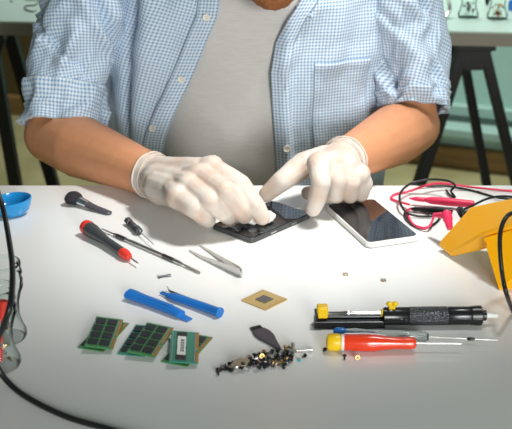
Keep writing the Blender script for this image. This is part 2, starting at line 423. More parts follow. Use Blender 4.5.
#@@JARS
# ---------------------------------------------------------------- jars
def make_jar(label, loc, s=1.0, group=None):
    j = thing('glass_jar', label, 'jar', loc, 0, group)
    prof = [(0, .0215), (.004, .0235), (.010, .0230), (.018, .0195), (.030, .0165), (.045, .0172), (.058, .0205), (.066, .0235), (.070, .0225), (.073, .0235), (.076, .0222), (.080, .0222), (.082, .0236), (.085, .0222), (.090, .0218), (.093, .0225), (.095, .0215)]
    inner = [(h, max(r - .0022, .001)) for h, r in reversed(prof) if h > .003] + [(.004, .004)]
    mb = MB(); mb.lathe([(0.0, .001)] + prof + [(.0935, .0200), (.090, .0198)], 'z', 40, Matrix.Scale(s, 4), cap=False); mb.build('jar_body', M['jar'], j, angle=60)
    return j
JS = .93
def jar_fill(j, seed, n=26, s=1.0, mats=('brass', 'steel', 'blacksteel')):
    rnd = random.Random(seed)
    for m_ in mats:
        mb = MB()
        for k in range(n // 3):
            a = rnd.random() * 6.28; r = rnd.random() * .0135; z = .008 + rnd.random() * .026
            c = Vector((r * math.cos(a), r * math.sin(a), z)) * s; d = Vector((rnd.uniform(-1, 1), rnd.uniform(-1, 1), rnd.uniform(-.3, 1))).normalized() * .0028 * s
            if (c + d).xy.length > .0138 * s: d.x = d.y = 0
            mb.sweep([c - d, c + d * .3, c + d * .31, c + d], [.0009 * s, .0009 * s, .0019 * s, .0019 * s], 8)
        o = mb.build('screws', M[m_], None); o.location = j.location
        tag(o, {'brass': 'brass', 'steel': 'silver', 'blacksteel': 'black', 'red': 'red'}[m_] + ' screws heaped inside ' + j['label'], 'screws', kind='stuff')
q = P(7, 337); j = make_jar('open glass jar farther back at the left edge, near cable', (q.x, q.y, TT), .93); jar_fill(j, 1, 26, .93, ('brass', 'steel', 'steel'))
q = P(0, 365); j = make_jar('open glass jar nearest the camera at the left edge', (q.x, q.y, TT), .93); jar_fill(j, 2, 30, .93, ('brass', 'steel', 'steel'))
o = MB().sweep([Vector((0, 0, .0)), Vector((.004, 0, .048)), Vector((.004, 0, .05)), Vector((.007, .002, .068))], [.0012, .0012, .0042, .0045], 10).build('small_screwdriver', M['red'])
o.location = (q.x + .002, q.y, TT + .0045); tag(o, 'small red handled tool standing in the nearest glass jar', 'screwdriver')
for (px, py, D, lab, kk) in ((468, 17, 0, 'glass jar of dark parts on back table, beside the plaid sleeve', 3), (497, 18.5, 0, 'glass jar with orange brown parts on back table, rightmost', 4)):
    q = P(px, py); j = make_jar(lab, (q.x, q.y, TT), 1.0); jar_fill(j, kk, 36, 1.0, ('blacksteel', 'steel', 'blacksteel') if kk == 3 else ('brass', 'red', 'blacksteel'))
q = P(445, 20); o = MB().sweep(bez([(0, 0, .003), (.012, .02, .02), (.008, .03, .05), (.02, .04, .07)], 8), .004, 10).build('metal_rod_bracket', M['steel']); o.location = (q.x, q.y, TT + .001); tag(o, 'bent grey metal bracket on back table by the plaid sleeve', 'bracket')
q = P(487, 5); o = MB().ell((0, 0, .012), (.006, .006, .012)).build('knob', M['black']); o.location = (q.x, q.y, TT); tag(o, 'small black knob on back table between the two jars', 'knob')
q = P(511, 10); o = MB().lathe([(0, .007), (.010, .008), (.02, .007), (.024, .004)], 'z', 16).build('bottle_cap', M['blue']); o.location = (q.x, q.y, TT); tag(o, 'small blue cap on back table at the right picture edge', 'cap')
pts = [P(x, y, TT + .002) for x, y in ((38, 2), (35, 5), (26, 6), (25, 9), (32, 11.5), (36, 10.5))]
c0 = pts[0].copy(); o = MB().sweep(bez([p - c0 for p in pts], 8), .0016, 8).build('wire', M['darksteel']); o.location = c0; tag(o, 'thin bent grey wire lying on back table at upper left', 'wire')
q = P(11.5, 2); o = MB().lathe([(0, .004), (.002, .004), (.0035, .002)], 'z', 12).build('screw', M['darksteel']); o.location = (q.x, q.y, TT); tag(o, 'tiny dark screw on back table at upper left corner', 'screw')
q = P(33, 1); o = MB().prism([(-.02, 0), (.02, .0), (.026, .05), (-.014, .05)], 0, .004).build('metal_plate', M['steel'], bevel=.0008); o.location = (q.x, q.y, TT); tag(o, 'small grey metal plate on back table beside the wire', 'plate')

#@@PERSON
# ---------------------------------------------------------------- the person
person = thing('person', 'man in open blue gingham shirt over grey T-shirt, gloved, cleaning a phone', 'person', (0, 1.95, 0))
PO = Vector((0, 1.95, 0))
def L(v): return Vector(v) - PO
# right arm (viewer left) and left arm (viewer right)
shR = Vector((-.225, 1.82, 1.03)); elR = Vector((-.312, 1.745, .780)); wrR = P(164, 180, .785)
shL = Vector((.205, 1.84, 1.03)); elL = PD(413, 126, 1.79); wrL = P(339, 163, .802)
fingR = {
    'index': ([(212, 168, .826), (240, 185, .815), (255, 205, .791), (262, 217, .774)], [.0150, .0138, .0124, .0106]),
    'middle': ([(200, 176, .821), (225, 191, .816), (239, 208, .790), (244, 216, .772)], [.0150, .0138, .0124, .0106]),
    'ring': ([(189, 185, .813), (209, 200, .806), (223, 212, .785), (229, 217, .770)], [.0148, .0134, .0120, .0104]),
    'pinky': ([(178, 197, .802), (194, 208, .796), (203, 216, .779), (208, 220, .768)], [.0145, .0130, .0116, .0102])}
thumbR = ([(176, 175, .785), (205, 178, .785), (225, 190, .778), (238, 200, .768)], [.016, .015, .0125, .0105])
fingL = {
    'index': ([(319, 164, .824), (321, 183, .810), (317, 199, .786), (313, 209, .769)], [.0150, .0132, .0118, .0104]),
    'middle': ([(334, 162, .822), (338, 181, .802), (336, 195, .779), (318, 195, .767), (308, 193, .766)], [.0148, .0132, .0115, .0098, .0094]),
    'ring': ([(347, 165, .816), (351, 183, .796), (350, 195, .776), (337, 192, .766)], [.0145, .0128, .0114, .0100]),
    'pinky': ([(359, 174, .804), (364, 184, .788), (361, 194, .772), (350, 191, .766)], [.0135, .0118, .0106, .0095])}
thumbL = ([(328, 158, .808), (304, 165, .806), (282, 181, .792), (267, 194, .772)], [.0185, .0180, .0142, .0110])
def hand(mb, wrist, fing, thumb, g=0.0, wr=.028, back=None):
    for nm, (pts, rad) in fing.items():
        pp = [L(P(*p)) for p in pts]
        mb.capsule(L(wrist), pp[0], wr * .62 + g, rad[0] * 1.12 + g)
        for i in range(len(pp) - 1): mb.capsule(pp[i], pp[i + 1], rad[i] + g, rad[i + 1] + g)
    pp = [L(P(*p)) for p in thumb[0]]; rad = thumb[1]
    mb.capsule(L(wrist), pp[0], wr * .7 + g, rad[0] + g)
    for i in range(len(pp) - 1): mb.capsule(pp[i], pp[i + 1], rad[i] + g, rad[i + 1] + g)
    # web between neighbours near the knuckles
    names = ['index', 'middle', 'ring', 'pinky']
    for a, b in zip(names, names[1:]):
        pa = L(P(*fing[a][0][0])); pb = L(P(*fing[b][0][0])); mb.capsule(pa, pb, .0125 + g, .0122 + g)
        a2 = lerp(pa, L(P(*fing[a][0][1])), .35); b2 = lerp(pb, L(P(*fing[b][0][1])), .35); mb.capsule(a2, b2, .0075 + g, .0072 + g)
        wq = L(wrist); mb.capsule(lerp(wq, pa, .5), lerp(wq, pb, .5), .0175 + g, .0165 + g)
        up_ = Vector((0, 0, .0035)); mb.capsule(lerp(wq, pa, .25) + up_ * .6, lerp(wq, pb, .25) + up_ * .6, .0215 + g, .0205 + g); mb.capsule(lerp(wq, pa, .62) + up_, lerp(wq, pb, .62) + up_ * .8, .0158 + g, .0152 + g)
        lo = Vector((0, 0, -.008)); mb.capsule(lerp(wq, pa, .35) + lo, lerp(wq, pb, .75) + lo, .015 + g, .012 + g)
    if fing is fingR:
        mb.capsule(L(P(168, 189, .788)), L(P(184, 199, .792)), .0215 + g, .0180 + g)
        mb.capsule(L(P(160, 176, .790)), L(P(200, 174, .814)), .0265 + g, .0225 + g)
        mb.capsule(L(P(160, 182, .789)), L(P(200, 186, .808)), .0265 + g, .0215 + g)
        mb.capsule(L(P(162, 187, .789)), L(P(190, 195, .802)), .0245 + g, .0190 + g)
    pi = L(P(*fing['index'][0][0])); mb.capsule(lerp(L(wrist), pi, .45), pp[1], .013 + g, .011 + g)
def forearm(mb, sh, el, wr_):
    sh, el, wr_ = L(sh), L(el), L(wr_)
    mb.capsule(sh + Vector((0, 0, -.01)), lerp(sh, el, .5), .044, .038); mb.capsule(lerp(sh, el, .5), lerp(sh, el, .85), .038, .037); mb.capsule(lerp(sh, el, .85), el, .040, .042)
    mb.capsule(el, lerp(el, wr_, .28), .043, .047); mb.capsule(lerp(el, wr_, .28), lerp(el, wr_, .65), .047, .037); mb.capsule(lerp(el, wr_, .65), wr_, .037, .0275)
torso = [  # z, cx, cy, a, b
    (.45, 0, 2.02, .165, .125), (.55, 0, 2.00, .168, .128), (.65, -.003, 1.905, .165, .135), (.80, -.006, 1.882, .172, .137), (.90, -.007, 1.868, .185, .132),
    (.98, -.007, 1.855, .192, .120), (1.04, -.007, 1.85, .185, .100), (1.08, -.005, 1.845, .135, .080), (1.11, 0, 1.83, .075, .065)]
def ring_pt(z, ang, off=0, e=2.5, tab=None):     # ang 0 = front (-y), positive towards viewer right
    cx, cy, a, b = interp(tab or torso, z); a += off; b += off
    s, c = math.sin(ang), math.cos(ang)
    return Vector((cx + a * math.copysign(abs(s) ** (2 / e), s), cy - b * math.copysign(abs(c) ** (2 / e), c), z))
mb = MB()
rows = []
for i in range(40):
    z = lerp(.45, 1.11, i / 39); rows.append([L(ring_pt(z, 2 * math.pi * k / 40)) for k in range(40)])
mb.grid(rows, wrap=True); n0 = len(mb.v) - 1600
mb.f.append(tuple(reversed(range(n0, n0 + 40)))); mb.f.append(tuple(range(len(mb.v) - 40, len(mb.v))))
forearm(mb, shR, elR, wrR); forearm(mb, shL, elL, wrL)
hand(mb, wrR, fingR, thumbR, -.0042); hand(mb, wrL, fingL, thumbL, -.0042)
for sx, sh in ((-1, shR), (1, shL)): mb.capsule(L((sx * .08, 1.85, 1.03)), L(sh + Vector((-sx * .012, 0, -.01))), .052, .044)
# head
hp = R(28); look = Vector((0, -math.cos(hp), -math.sin(hp))); upv = Vector((0, -math.sin(hp), math.cos(hp))); sx_ = Vector((1, 0, 0))
CH = PD(273, 7.5, 1.655)      # bottom of the chin
def H(x, u, l): return L(CH + sx_ * x + upv * u + look * l)
HT = Matrix((sx_, -look, upv)).transposed()
mb.ell(H(0, .150, -.085), (.076, .098, .088), HT, 24, 16)
mb.ell(H(0, .085, -.055), (.062, .068, .075), HT, 20, 14)
mb.ell(H(0, .022, -.030), (.036, .036, .024), HT)
mb.ell(H(0, .075, .012), (.013, .015, .012), HT); mb.capsule(H(0, .080, .006), H(0, .115, -.006), .010, .008)
mb.capsule(H(-.028, .128, -.004), H(.028, .128, -.004), .010, .010)
for s_ in (-1, 1): mb.ell(H(s_ * .078, .10, -.085), (.008, .018, .030), HT); mb.ell(H(s_ * .042, .085, -.025), (.022, .020, .020), HT)
mb.capsule(H(0, .06, -.11), L((0, 1.84, 1.06)), .056, .062)
# legs
for s_ in (-1, 1):
    hip = Vector((s_ * .09, 2.0, .53)); kn = Vector((s_ * .17, 1.56, .52)); an = Vector((s_ * .17, 1.58, .09)); toe = Vector((s_ * .19, 1.40, .045))
    mb.capsule(L(hip), L(kn), .078, .055); mb.capsule(L(kn), L(an), .052, .036); mb.capsule(L(an) + Vector((0, .03, -.03)), L(toe), .036, .028)
body = mb.build('body', M['skin'], person); remesh(body, .0042, 4)
# facial features
for s_ in (-1, 1):
    ey = MB().ell(H(s_ * .031, .108, -.0145), (.0120, .0120, .0085), HT).build('eye', M['eye'], person)
    MB().ell(H(s_ * .031, .106, -.0032), (.0052, .0015, .0052), HT).build('iris', M['iris'], ey)
MB().ell(H(0, .045, .004), (.024, .007, .007), HT).build('lips', M['lip'], person)
bd_ = MB(); bd_.ell(H(0, .018, -.026), (.036, .042, .027), HT, 32, 20)
for s_ in (-1, 1): bd_.capsule(H(s_ * .018, .034, -.022), H(s_ * .057, .085, -.07), .024, .015)
bd_.capsule(H(-.022, .058, .002), H(.022, .058, .002), .007, .007)
bo = bd_.build('beard', M['beard'], person); remesh(bo, .0025, 3)
displace(bo, lambda p, n: p + n * (noise.noise(p * 220) * .0022))
mb = MB(); mb.ell(H(0, .168, -.098), (.083, .100, .086), HT, 28, 18); mb.ell(H(0, .11, -.135), (.076, .062, .07), HT, 24, 14)
ho = mb.build('hair', M['hair'], person); remesh(ho, .004, 2)
displace(ho, lambda p, n: p + n * (noise.noise(p * 90) * .005))

# gloves
def glove(name_rim, wr_, el, fing, thumb, cl, cr):
    g = MB(); hand(g, wr_, fing, thumb, .0004)
    d = (el - wr_).normalized(); w0 = L(wr_)
    g.capsule(w0, w0 - d * .008, .0282, .0265)
    g.sweep([w0 - d * .01, w0 + d * .01, w0 + d * cl], [.0275, .0295, cr], 28)
    o = g.build('glove', M['glove'], person); remesh(o, .0016, 4, .5)
    def crease(p, n):                  # gentle latex wrinkles
        k = (p - w0).dot(d); f_ = max(0, min(1, 1 - abs(k) / .05))
        return p + n * (noise.noise(p * 60) * .0006 + noise.noise(p * 150 + Vector((3, k * 300, 1))) * .0004 * f_)
    displace(o, crease)
    r_ = MB(); c = w0 + d * cl; q = Vector((0, 0, 1)); a = (q - d * q.dot(d)).normalized(); b = d.cross(a)
    for kk, (dd, rr, th) in enumerate(((0, cr + .0003, .0015), (-.011, cr * .995, .0009))):
        path = [c + d * dd + (a * math.cos(t_ * math.pi / 20) + b * math.sin(t_ * math.pi / 20)) * (rr + .0004 * math.sin(t_ * .9)) for t_ in range(41)]
        r_.sweep(path, th, 8, caps=False)
    r_.build('cuff_rim', M['glove'], o)
    return o
g1 = glove('r', wrR, elR, fingR, thumbR, .030, .0315); g2 = glove('l', wrL, elL, fingL, thumbL, .020, .0325)

# T-shirt
def wr1(p): return noise.noise(Vector((p.x * 7, p.y * 7, p.z * 3.5))) * .006 + noise.noise(Vector((p.x * 18 + p.z * 8, 0, p.z * 14))) * .003
rows = []
for i in range(90):
    z = lerp(.50, 1.10, i / 89); row = []
    for k in range(120):
        a = 2 * math.pi * k / 120; p = ring_pt(z, a, .006); o_ = ring_pt(z, a, .016) - p
        row.append(L(p + o_.normalized() * (wr1(p) + .003)))
    rows.append(row)
MB().grid(rows, wrap=True).build('t_shirt', M['jersey'], person, angle=180)

# gingham shirt body
def edgetab(pts, y=1.735): return sorted((PD(px, py, y).z, PD(px, py, y).x) for px, py in pts)
EL = edgetab([(222, -60), (219, 0), (217, 14), (204, 45), (190, 80), (176, 112), (166, 140), (157, 187), (150, 240)])
ER = edgetab([(330, -60), (299, 0), (287, 17), (276, 40), (271, 70), (273, 110), (276, 150), (278, 187), (280, 240)])
OFF = .014
shirt_rings = [(.45, 0, 2.0, .17, .130), (.65, -.003, 1.905, .196, .135), (.80, -.014, 1.882, .215, .137), (.90, -.014, 1.868, .215, .132)] + [r for r in torso if r[0] > .95]
_cache = {}
def ringtab(z):
    key = round(z, 5)
    if key not in _cache:
        N = 360; pts = [ring_pt(z, 2 * math.pi * (k - N // 2) / N, OFF, 2.5, shirt_rings) for k in range(N + 1)]   # from back, around front, to back
        s = [0]
        for a, b in zip(pts, pts[1:]): s.append(s[-1] + (b - a).length)
        h = s[N // 2]; _cache[key] = (pts, [q - h for q in s])
    return _cache[key]
def s_of_x(z, x):
    pts, s = ringtab(z); n = len(pts)
    for i in range(n // 4, 3 * n // 4):
        if pts[i].x <= x <= pts[i + 1].x: return lerp(s[i], s[i + 1], (x - pts[i].x) / max(1e-9, pts[i + 1].x - pts[i].x))
    return 0
import bisect
def S(z, s_, off=0):
    pts, s = ringtab(z); T_ = s[-1]
    while s_ > T_: s_ -= 2 * T_
    while s_ < -T_: s_ += 2 * T_
    i = min(max(bisect.bisect_right(s, s_) - 1, 0), len(s) - 2)
    p = pts[i].lerp(pts[i + 1], (s_ - s[i]) / max(1e-9, s[i + 1] - s[i]))
    d = (pts[i + 1] - pts[i]).normalized(); n_ = Vector((d.y, -d.x, 0))
    w_ = noise.noise(Vector((s_ * 13 + z * 2.5, z * 2.2, 3))) * .016 + noise.noise(Vector((s_ * 30 - z * 9, z * 9, 8))) * .006 + abs(noise.noise(Vector((s_ * 16 - z * 13, z * 8 + s_ * 7, 5)))) * .007
    # sharp long fold on the viewer-left side and one along the right chest
    w_ += .012 * math.exp(-((s_ + .155 - (z - .9) * .12) / .018) ** 2) - .012 * math.exp(-((s_ + .185 - (z - .9) * .12) / .010) ** 2)
    w_ += .006 * math.exp(-((s_ - .058) / .010) ** 2) - .004 * math.exp(-((s_ - .040) / .008) ** 2)
    return p + n_ * (w_ + off)
ZR = [lerp(.60, 1.085, i / 129) for i in range(130)]
rows = []; uvs = []
for z in ZR:
    sl = s_of_x(z, interp(EL, z)[0]); sr = s_of_x(z, interp(ER, z)[0]); T2 = 2 * ringtab(z)[1][-1]
    row = []; ur = []
    for k in range(241):
        s_ = sr + (sl + T2 - sr) * k / 240; row.append(L(S(z, s_))); ur.append((s_ if s_ < T2 / 2 else s_ - T2, z * 1.03))
    for k in range(241):
        s_ = sr + (sl + T2 - sr) * k / 240
        if k > 120: s_ -= T2; ur[k] = (s_ * .956 - z * .30, s_ * .292 + z * .985)
        else: ur[k] = (s_, z * 1.03)
    rows.append(row); uvs.append(ur)
shirt = MB().grid(rows, uvs, flip=False).build('shirt', M['gingham'], person, angle=180)
so = shirt.modifiers.new('so', 'SOLIDIFY'); so.thickness = .0012; so.offset = 0
def strip(name, tab, sgn, w0, w1, off, par):
    rows = []; uvs = []
    for z in ZR[::2]:
        e = s_of_x(z, interp(tab, z)[0])
        rows.append([L(S(z, e + sgn * lerp(w0, w1, k / 8), off + (.0015 if 0 < k < 8 else 0))) for k in range(9)])
        uvs.append([(sgn * lerp(w0, w1, k / 8) + .002, z * 1.03) for k in range(9)])
    o = MB().grid(rows, uvs, flip=(sgn < 0)).build(name, M['gingham'], par, angle=180)
    q = o.modifiers.new('so', 'SOLIDIFY'); q.thickness = .0015; q.offset = 0; return o
strip('placket', EL, -1, -.001, .030, .0030, shirt); strip('placket', ER, 1, -.001, .026, .0030, shirt)
def button(px, py, side, off=.0065, hole=False):
    p = PD(px, py, 1.735); z = p.z; s_ = s_of_x(z, p.x)
    c = L(S(z, s_, off)); c2 = L(S(z, s_, off + .01)); n_ = (c2 - c).normalized()
    q = n_.to_track_quat('Z', 'Y').to_matrix().to_4x4()
    b = MB().lathe([(0, .0052), (.0014, .0056), (.0022, .0050), (.0016, .0036), (.0014, .001)], 'z', 20, Matrix.Translation(c) @ q).build('button', M['button'], shirt)
    tb = MB()
    for dx in (-.0012, .0012):
        for dy in (-.0012, .0012): tb.ell(c + q.to_3x3() @ Vector((dx, dy, .0017)), (.0004, .0004, .0004), None, 6, 4)
    tb.build('thread', M['thread'], b)
for a in ((207, 15), (183, 77), (157, 128)): button(*a, 'l')
button(286, 147, 'r')
def slit(px, py):
    p = PD(px, py, 1.735); s_ = s_of_x(p.z, p.x); c = L(S(p.z, s_, .0055)); MB().box(c, (.0008, .001, .009)).build('buttonhole', M['thread'], shirt)
slit(284, 83)
# pocket
rows = []; uvs = []
sA = s_of_x(PD(345, 62, 1.735).z, PD(314, 62, 1.735).x); sB = sA + .092
za, zb = PD(345, 62, 1.735).z, PD(345, 150, 1.735).z; xa, xb = PD(314, 62, 1.735).x, PD(381, 62, 1.75).x
for i in range(30):
    z = lerp(zb, za, i / 29); sa = sA; sb = sB
    rows.append([L(S(z, lerp(sa, sb, k / 30), .0026 + (.0016 if i > 26 else 0))) for k in range(31)]); uvs.append([(lerp(sa, sb, k / 30) + .001, z * 1.03 + .0015) for k in range(31)])
pk = MB().grid(rows, uvs).build('pocket', M['gingham'], shirt, angle=180); q = pk.modifiers.new('so', 'SOLIDIFY'); q.thickness = .0014; q.offset = 0
# collar
for sg, x0 in ((1, .030), (-1, -.075)):
    rows = []; uvs = []
    for i in range(14):
        t_ = i / 13; row = []; ur = []
        base = Vector((lerp(x0 + sg * .012, sg * .07, t_), lerp(1.735, 1.86, t_), lerp(1.03 if sg < 0 else .985, 1.125, t_)))
        for k in range(8):
            u_ = k / 7; row.append(L(base + Vector((sg * .040 * u_, -.020 * u_ * (1 - t_) + .012 * u_ * t_, -.004 - .022 * u_ * u_ + .008 * u_)))); ur.append((u_ * .045, t_ * .16))
        rows.append(row); uvs.append(ur)
    cl_ = MB().grid(rows, uvs).build('collar', M['gingham'], shirt, angle=180); q = cl_.modifiers.new('so', 'SOLIDIFY'); q.thickness = .002

# sleeves
def rot2(u, v, a): return (u * math.cos(a) - v * math.sin(a), u * math.sin(a) + v * math.cos(a))
def sleeve(sh, el, wr_, rt, rb, seed, hemextra, cuffw, side, folds=()):
    up_dir = (el - sh).normalized(); fo = (wr_ - el).normalized()
    c_end = el + hemextra
    path = bez([sh + Vector((-side * .045, 0, .035)), sh, sh.lerp(el, .45) + Vector((side * .008, 0, 0)), c_end], 20)
    NR = len(path); NC = 128; rows = []; uvs = []; ln = 0
    nend = (up_dir * .9 + fo * .34).normalized()
    for i, p in enumerate(path):
        if i: ln += (p - path[i - 1]).length
        t_ = i / (NR - 1); a = path[max(i - 1, 0)]; b = path[min(i + 1, NR - 1)]
        d = (b - a).normalized(); d = d.lerp(nend, max(0, (t_ - .55) / .45) ** 1.2).normalized()
        nx = (Vector((1, 0, 0)) - d * d.x).normalized(); ny = d.cross(nx)
        r = lerp(rt, rb, min(1, t_ * 1.15)); row = []; ur = []
        for k in range(NC):
            th = 2 * math.pi * k / NC; c_, s_ = math.cos(th), math.sin(th)
            q = Vector((c_ * 1.6, s_ * 1.6, 0))
            w_ = noise.noise(Vector((c_ * 1.5 + seed, s_ * 1.5 + t_ * 2.0, t_ * 4.5))) * .017
            w_ += (1 - abs(noise.noise(Vector((c_ * 1.3 + seed * 2, s_ * 1.6 + t_ * 5.5, t_ * 7 + c_ * 1.2)))) * 2) * .011 * (.6 + .4 * t_)
            w_ += noise.noise(Vector((c_ * 5 + seed, s_ * 5, t_ * 16))) * .0022
            for (ta, pa_, tb, pb_, A_, wd2) in folds:
                if ta - .08 < t_ < tb + .08:
                    thc = lerp(pa_, pb_, (t_ - ta) / (tb - ta)) * math.pi; env = min(1, (t_ - ta + .08) / .1, (tb + .08 - t_) / .1)
                    dth = th - thc; w_ += env * (-A_ * math.exp(-(dth / wd2) ** 2) + A_ * .75 * math.exp(-((dth - wd2 * 1.9) / (wd2 * 1.1)) ** 2))
            row.append(L(p + (nx * c_ + ny * s_) * (r + w_))); ur.append(rot2(th * (rt + rb) / 2, ln, side * .30))
        rows.append([v for v in row] + [row[0].copy()]); uvs.append(ur + [rot2(2 * math.pi * (rt + rb) / 2, ln, side * .30)])
    o = MB().grid(rows, uvs).build('sleeve', M['gingham'], shirt, angle=180); q = o.modifiers.new('so', 'SOLIDIFY'); q.thickness = .0015; q.offset = 0
    # rolled cuff: two overlapping bands
    for (w0, w1, th_, off) in cuffw:
        rows = []; uvs = []
        prof = [(0, 0), (0, .6), (.04, 1)] + [(j / 12, 1) for j in range(1, 12)] + [(.98, .9), (1.0, .4), (1.0, -.2), (.97, -.6), (.8, -.7)]
        for (tt, oo) in prof:
            fi = lerp((1 - w0) * (NR - 1), (1 - w1) * (NR - 1), tt); ia = max(0, min(int(fi), NR - 2)); fr = fi - ia; row = []; ur = []
            for k in range(NC + 1):
                pa = o_rows(o, ia, k, NC); pb = o_rows(o, ia + 1, k, NC); p = pa + (pb - pa) * fr
                ctr = L(path[ia]).lerp(L(path[ia + 1]), fr); n_ = (p - ctr).normalized()
                wv = noise.noise(Vector((n_.x * 4 + seed, n_.y * 4 + tt * 2.2, n_.z * 4 + off * 900))) * .0028 + noise.noise(Vector((n_.x * 9, n_.y * 9 + tt * 5, n_.z * 9 + seed))) * .0010
                row.append(p + n_ * (off + th_ * oo + wv * (1 if oo > 0 else .6))); ur.append((2 * math.pi * k / NC * (rt + rb) / 2 + .003, tt * (w0 - w1) * ln + .002))
            rows.append(row); uvs.append(ur)
        MB().grid(rows, uvs).build('cuff', M['gingham'], o, angle=180)
    return o
def o_rows(o, i, k, NC): return o.data.vertices[i * (NC + 1) + k].co.copy()
sleeve(shR, elR, wrR, .074, .052, 1.3, Vector((.020, .0, .014)), [(.18, .0, .003, .002), (.10, .0, .003, .0040)], -1, [(.22, .98, .66, .12, .017, .17), (.05, .80, .40, .35, .010, .13), (.62, .90, .80, .30, .009, .14)])
sleeve(shL, elL, wrL, .070, .050, 5.7, Vector((.002, -.004, .028)), [(.10, .0, .0025, .001)], 1, [(.38, .90, .85, .30, .0045, .13), (.25, .80, .60, .30, .007, .14), (.6, .98, .9, .72, .010, .13)])
# jeans and shoes
jm = MB()
for s_ in (-1, 1):
    hip = Vector((s_ * .09, 2.0, .53)); kn = Vector((s_ * .17, 1.56, .52)); an = Vector((s_ * .17, 1.58, .12))
    jm.capsule(L(hip), L(kn), .088, .066); jm.capsule(L(kn), L(an), .066, .055)
jm.ell(L((0, 2.02, .54)), (.18, .14, .09))
jo = jm.build('jeans', M['denim'], person); remesh(jo, .008, 4)
for s_ in (-1, 1):
    MB().capsule(L((s_ * .17, 1.61, .055)), L((s_ * .19, 1.40, .042)), .052, .040).build('shoe', M['shoe'], person)
st = thing('stool', 'round wooden stool the man in the gingham shirt sits on', 'stool', (0, 2.02, 0))
MB().lathe([(.405, .15), (.41, .16), (.435, .16), (.44, .15)], 'z', 40).build('seat', M['baseb'], st)
for a in range(4):
    c, s_ = math.cos(a * math.pi / 2 + .78), math.sin(a * math.pi / 2 + .78)
    MB().sweep([(c * .19, s_ * .19, 0), (c * .11, s_ * .11, .408)], .014, 10).build('leg', M['blackwood'], st)

#@@TOOLS
# ---------------------------------------------------------------- things on the table
def line_thing(name, label, cat, p0, p1, group=None, z=TT):
    a = P(*p0, z); b = P(*p1, z); yaw, ln = aim(a, b)
    return thing(name, label, cat, (a.x, a.y, TT), yaw, group), ln

# make-up style dusting brush
t, ln = line_thing('dusting_brush', 'short black dusting brush with silver ferrule and flared bristles', 'brush', (70, 203), (111, 215))
def flat_lathe(prof, zs, zc=None, n=24):     # profile (x, ry, rz, zc)
    mb = MB(); vs = []; fs = []
    for (x, ry, rz, zz) in prof:
        for k in range(n):
            a = 2 * math.pi * k / n; vs.append((x, ry * math.cos(a), zz + rz * math.sin(a)))
    for i in range(len(prof) - 1):
        for k in range(n):
            a = i * n + k; b = i * n + (k + 1) % n; fs.append((a, b, b + n, a + n))
    fs.append(tuple(reversed(range(n)))); fs.append(tuple(range(len(vs) - n, len(vs)))); return mb.add(vs, fs)
q = ln / .053
flat_lathe([(.000, .004, .003, .009), (.001, .0115, .0080, .009), (.005, .0138, .0088, .0090), (.011, .0125, .0080, .009), (.018, .0085, .0060, .008), (.021, .0055, .0045, .0075)], 1).build('bristles', M['bristle'], t)
flat_lathe([(.0185, .0062, .0050, .0075), (.019, .0072, .0054, .0075), (.034, .0066, .0042, .0060), (.0342, .0060, .0038, .006)], 1).build('ferrule', M['chrome'], t)
flat_lathe([(.033, .0060, .0038, .0058), (.037, .0068, .0034, .0050), (.046, .0066, .0028, .0036), (ln - .004, .0055, .0022, .0024), (ln - .001, .0035, .0014, .0018), (ln, .001, .0006, .0016)], 1).build('handle', M['charcoal'], t)

# gunmetal and red precision screwdriver
t, ln = line_thing('precision_screwdriver', 'grey precision screwdriver with red cap and red collar', 'screwdriver', (85, 233), (138.5, 267.5))
zc = .0098
def lx(prof, name, m, par, z=0.010, tilt=0, n=24, bevel=0):
    T_ = Matrix.Translation((0, 0, z)) @ Matrix.Rotation(tilt, 4, 'Y')
    return MB().lathe(prof, 'x', n, T_).build(name, m, par)
ti = .035
lx([(0, .002), (.0008, .0065), (.003, .0092), (.008, .0099), (.012, .0095)], 'cap', M['red'], t, .0102, ti)
lx([(.011, .0093), (.020, .0098), (.030, .0085), (.046, .0068), (.056, .0058), (ln * .72, .0060)], 'handle', M['gun'], t, .0102, ti, 12)
MB().box((.029, 0, .0186), (.016, .0055, .0010), Matrix.Rotation(ti * 3, 4, 'Y') @ Matrix.Identity(4)).build('size_label', M['gunlabel'], t, smooth=False)
lx([(ln * .715, .0061), (ln * .75, .0066), (ln * .80, .0060), (ln * .845, .0038), (ln * .85, .002)], 'collar', M['red'], t, .0102, ti)
lx([(ln * .845, .0011), (ln * .985, .0011), (ln, .0005)], 'shaft', M['steel'], t, .0102, ti)

# long double ended steel probe
t, ln = line_thing('steel_probe', 'long slim double ended steel spatula probe beside the red capped screwdriver', 'probe', (102, 231), (200.5, 274))
flat_lathe([(0, .0005, .0004, .0032), (.002, .0016, .0004, .0032), (.018, .0018, .0005, .0031), (.024, .0010, .0010, .003)], 1).build('blade', M['steel'], t)
lx([(.022, .0009), (.026, .0022), (.05, .0026), (.052, .0020), (.06, .0026), (ln - .045, .0026), (ln - .035, .0022), (ln - .030, .0009)], 'handle', M['steel'], t, .0028)
lx([(.030, .00235), (.032, .0028), (.048, .0028), (.049, .0024)], 'grip', M['darksteel'], t, .0028); lx([(ln - .068, .0024), (ln - .067, .0028), (ln - .048, .0028), (ln - .047, .0024)], 'grip', M['darksteel'], t, .0028)
flat_lathe([(ln - .032, .0009, .0010, .003), (ln - .025, .0022, .0006, .0026), (ln - .004, .0026, .0005, .0018), (ln, .0012, .0003, .0014)], 1).build('blade', M['steel'], t)

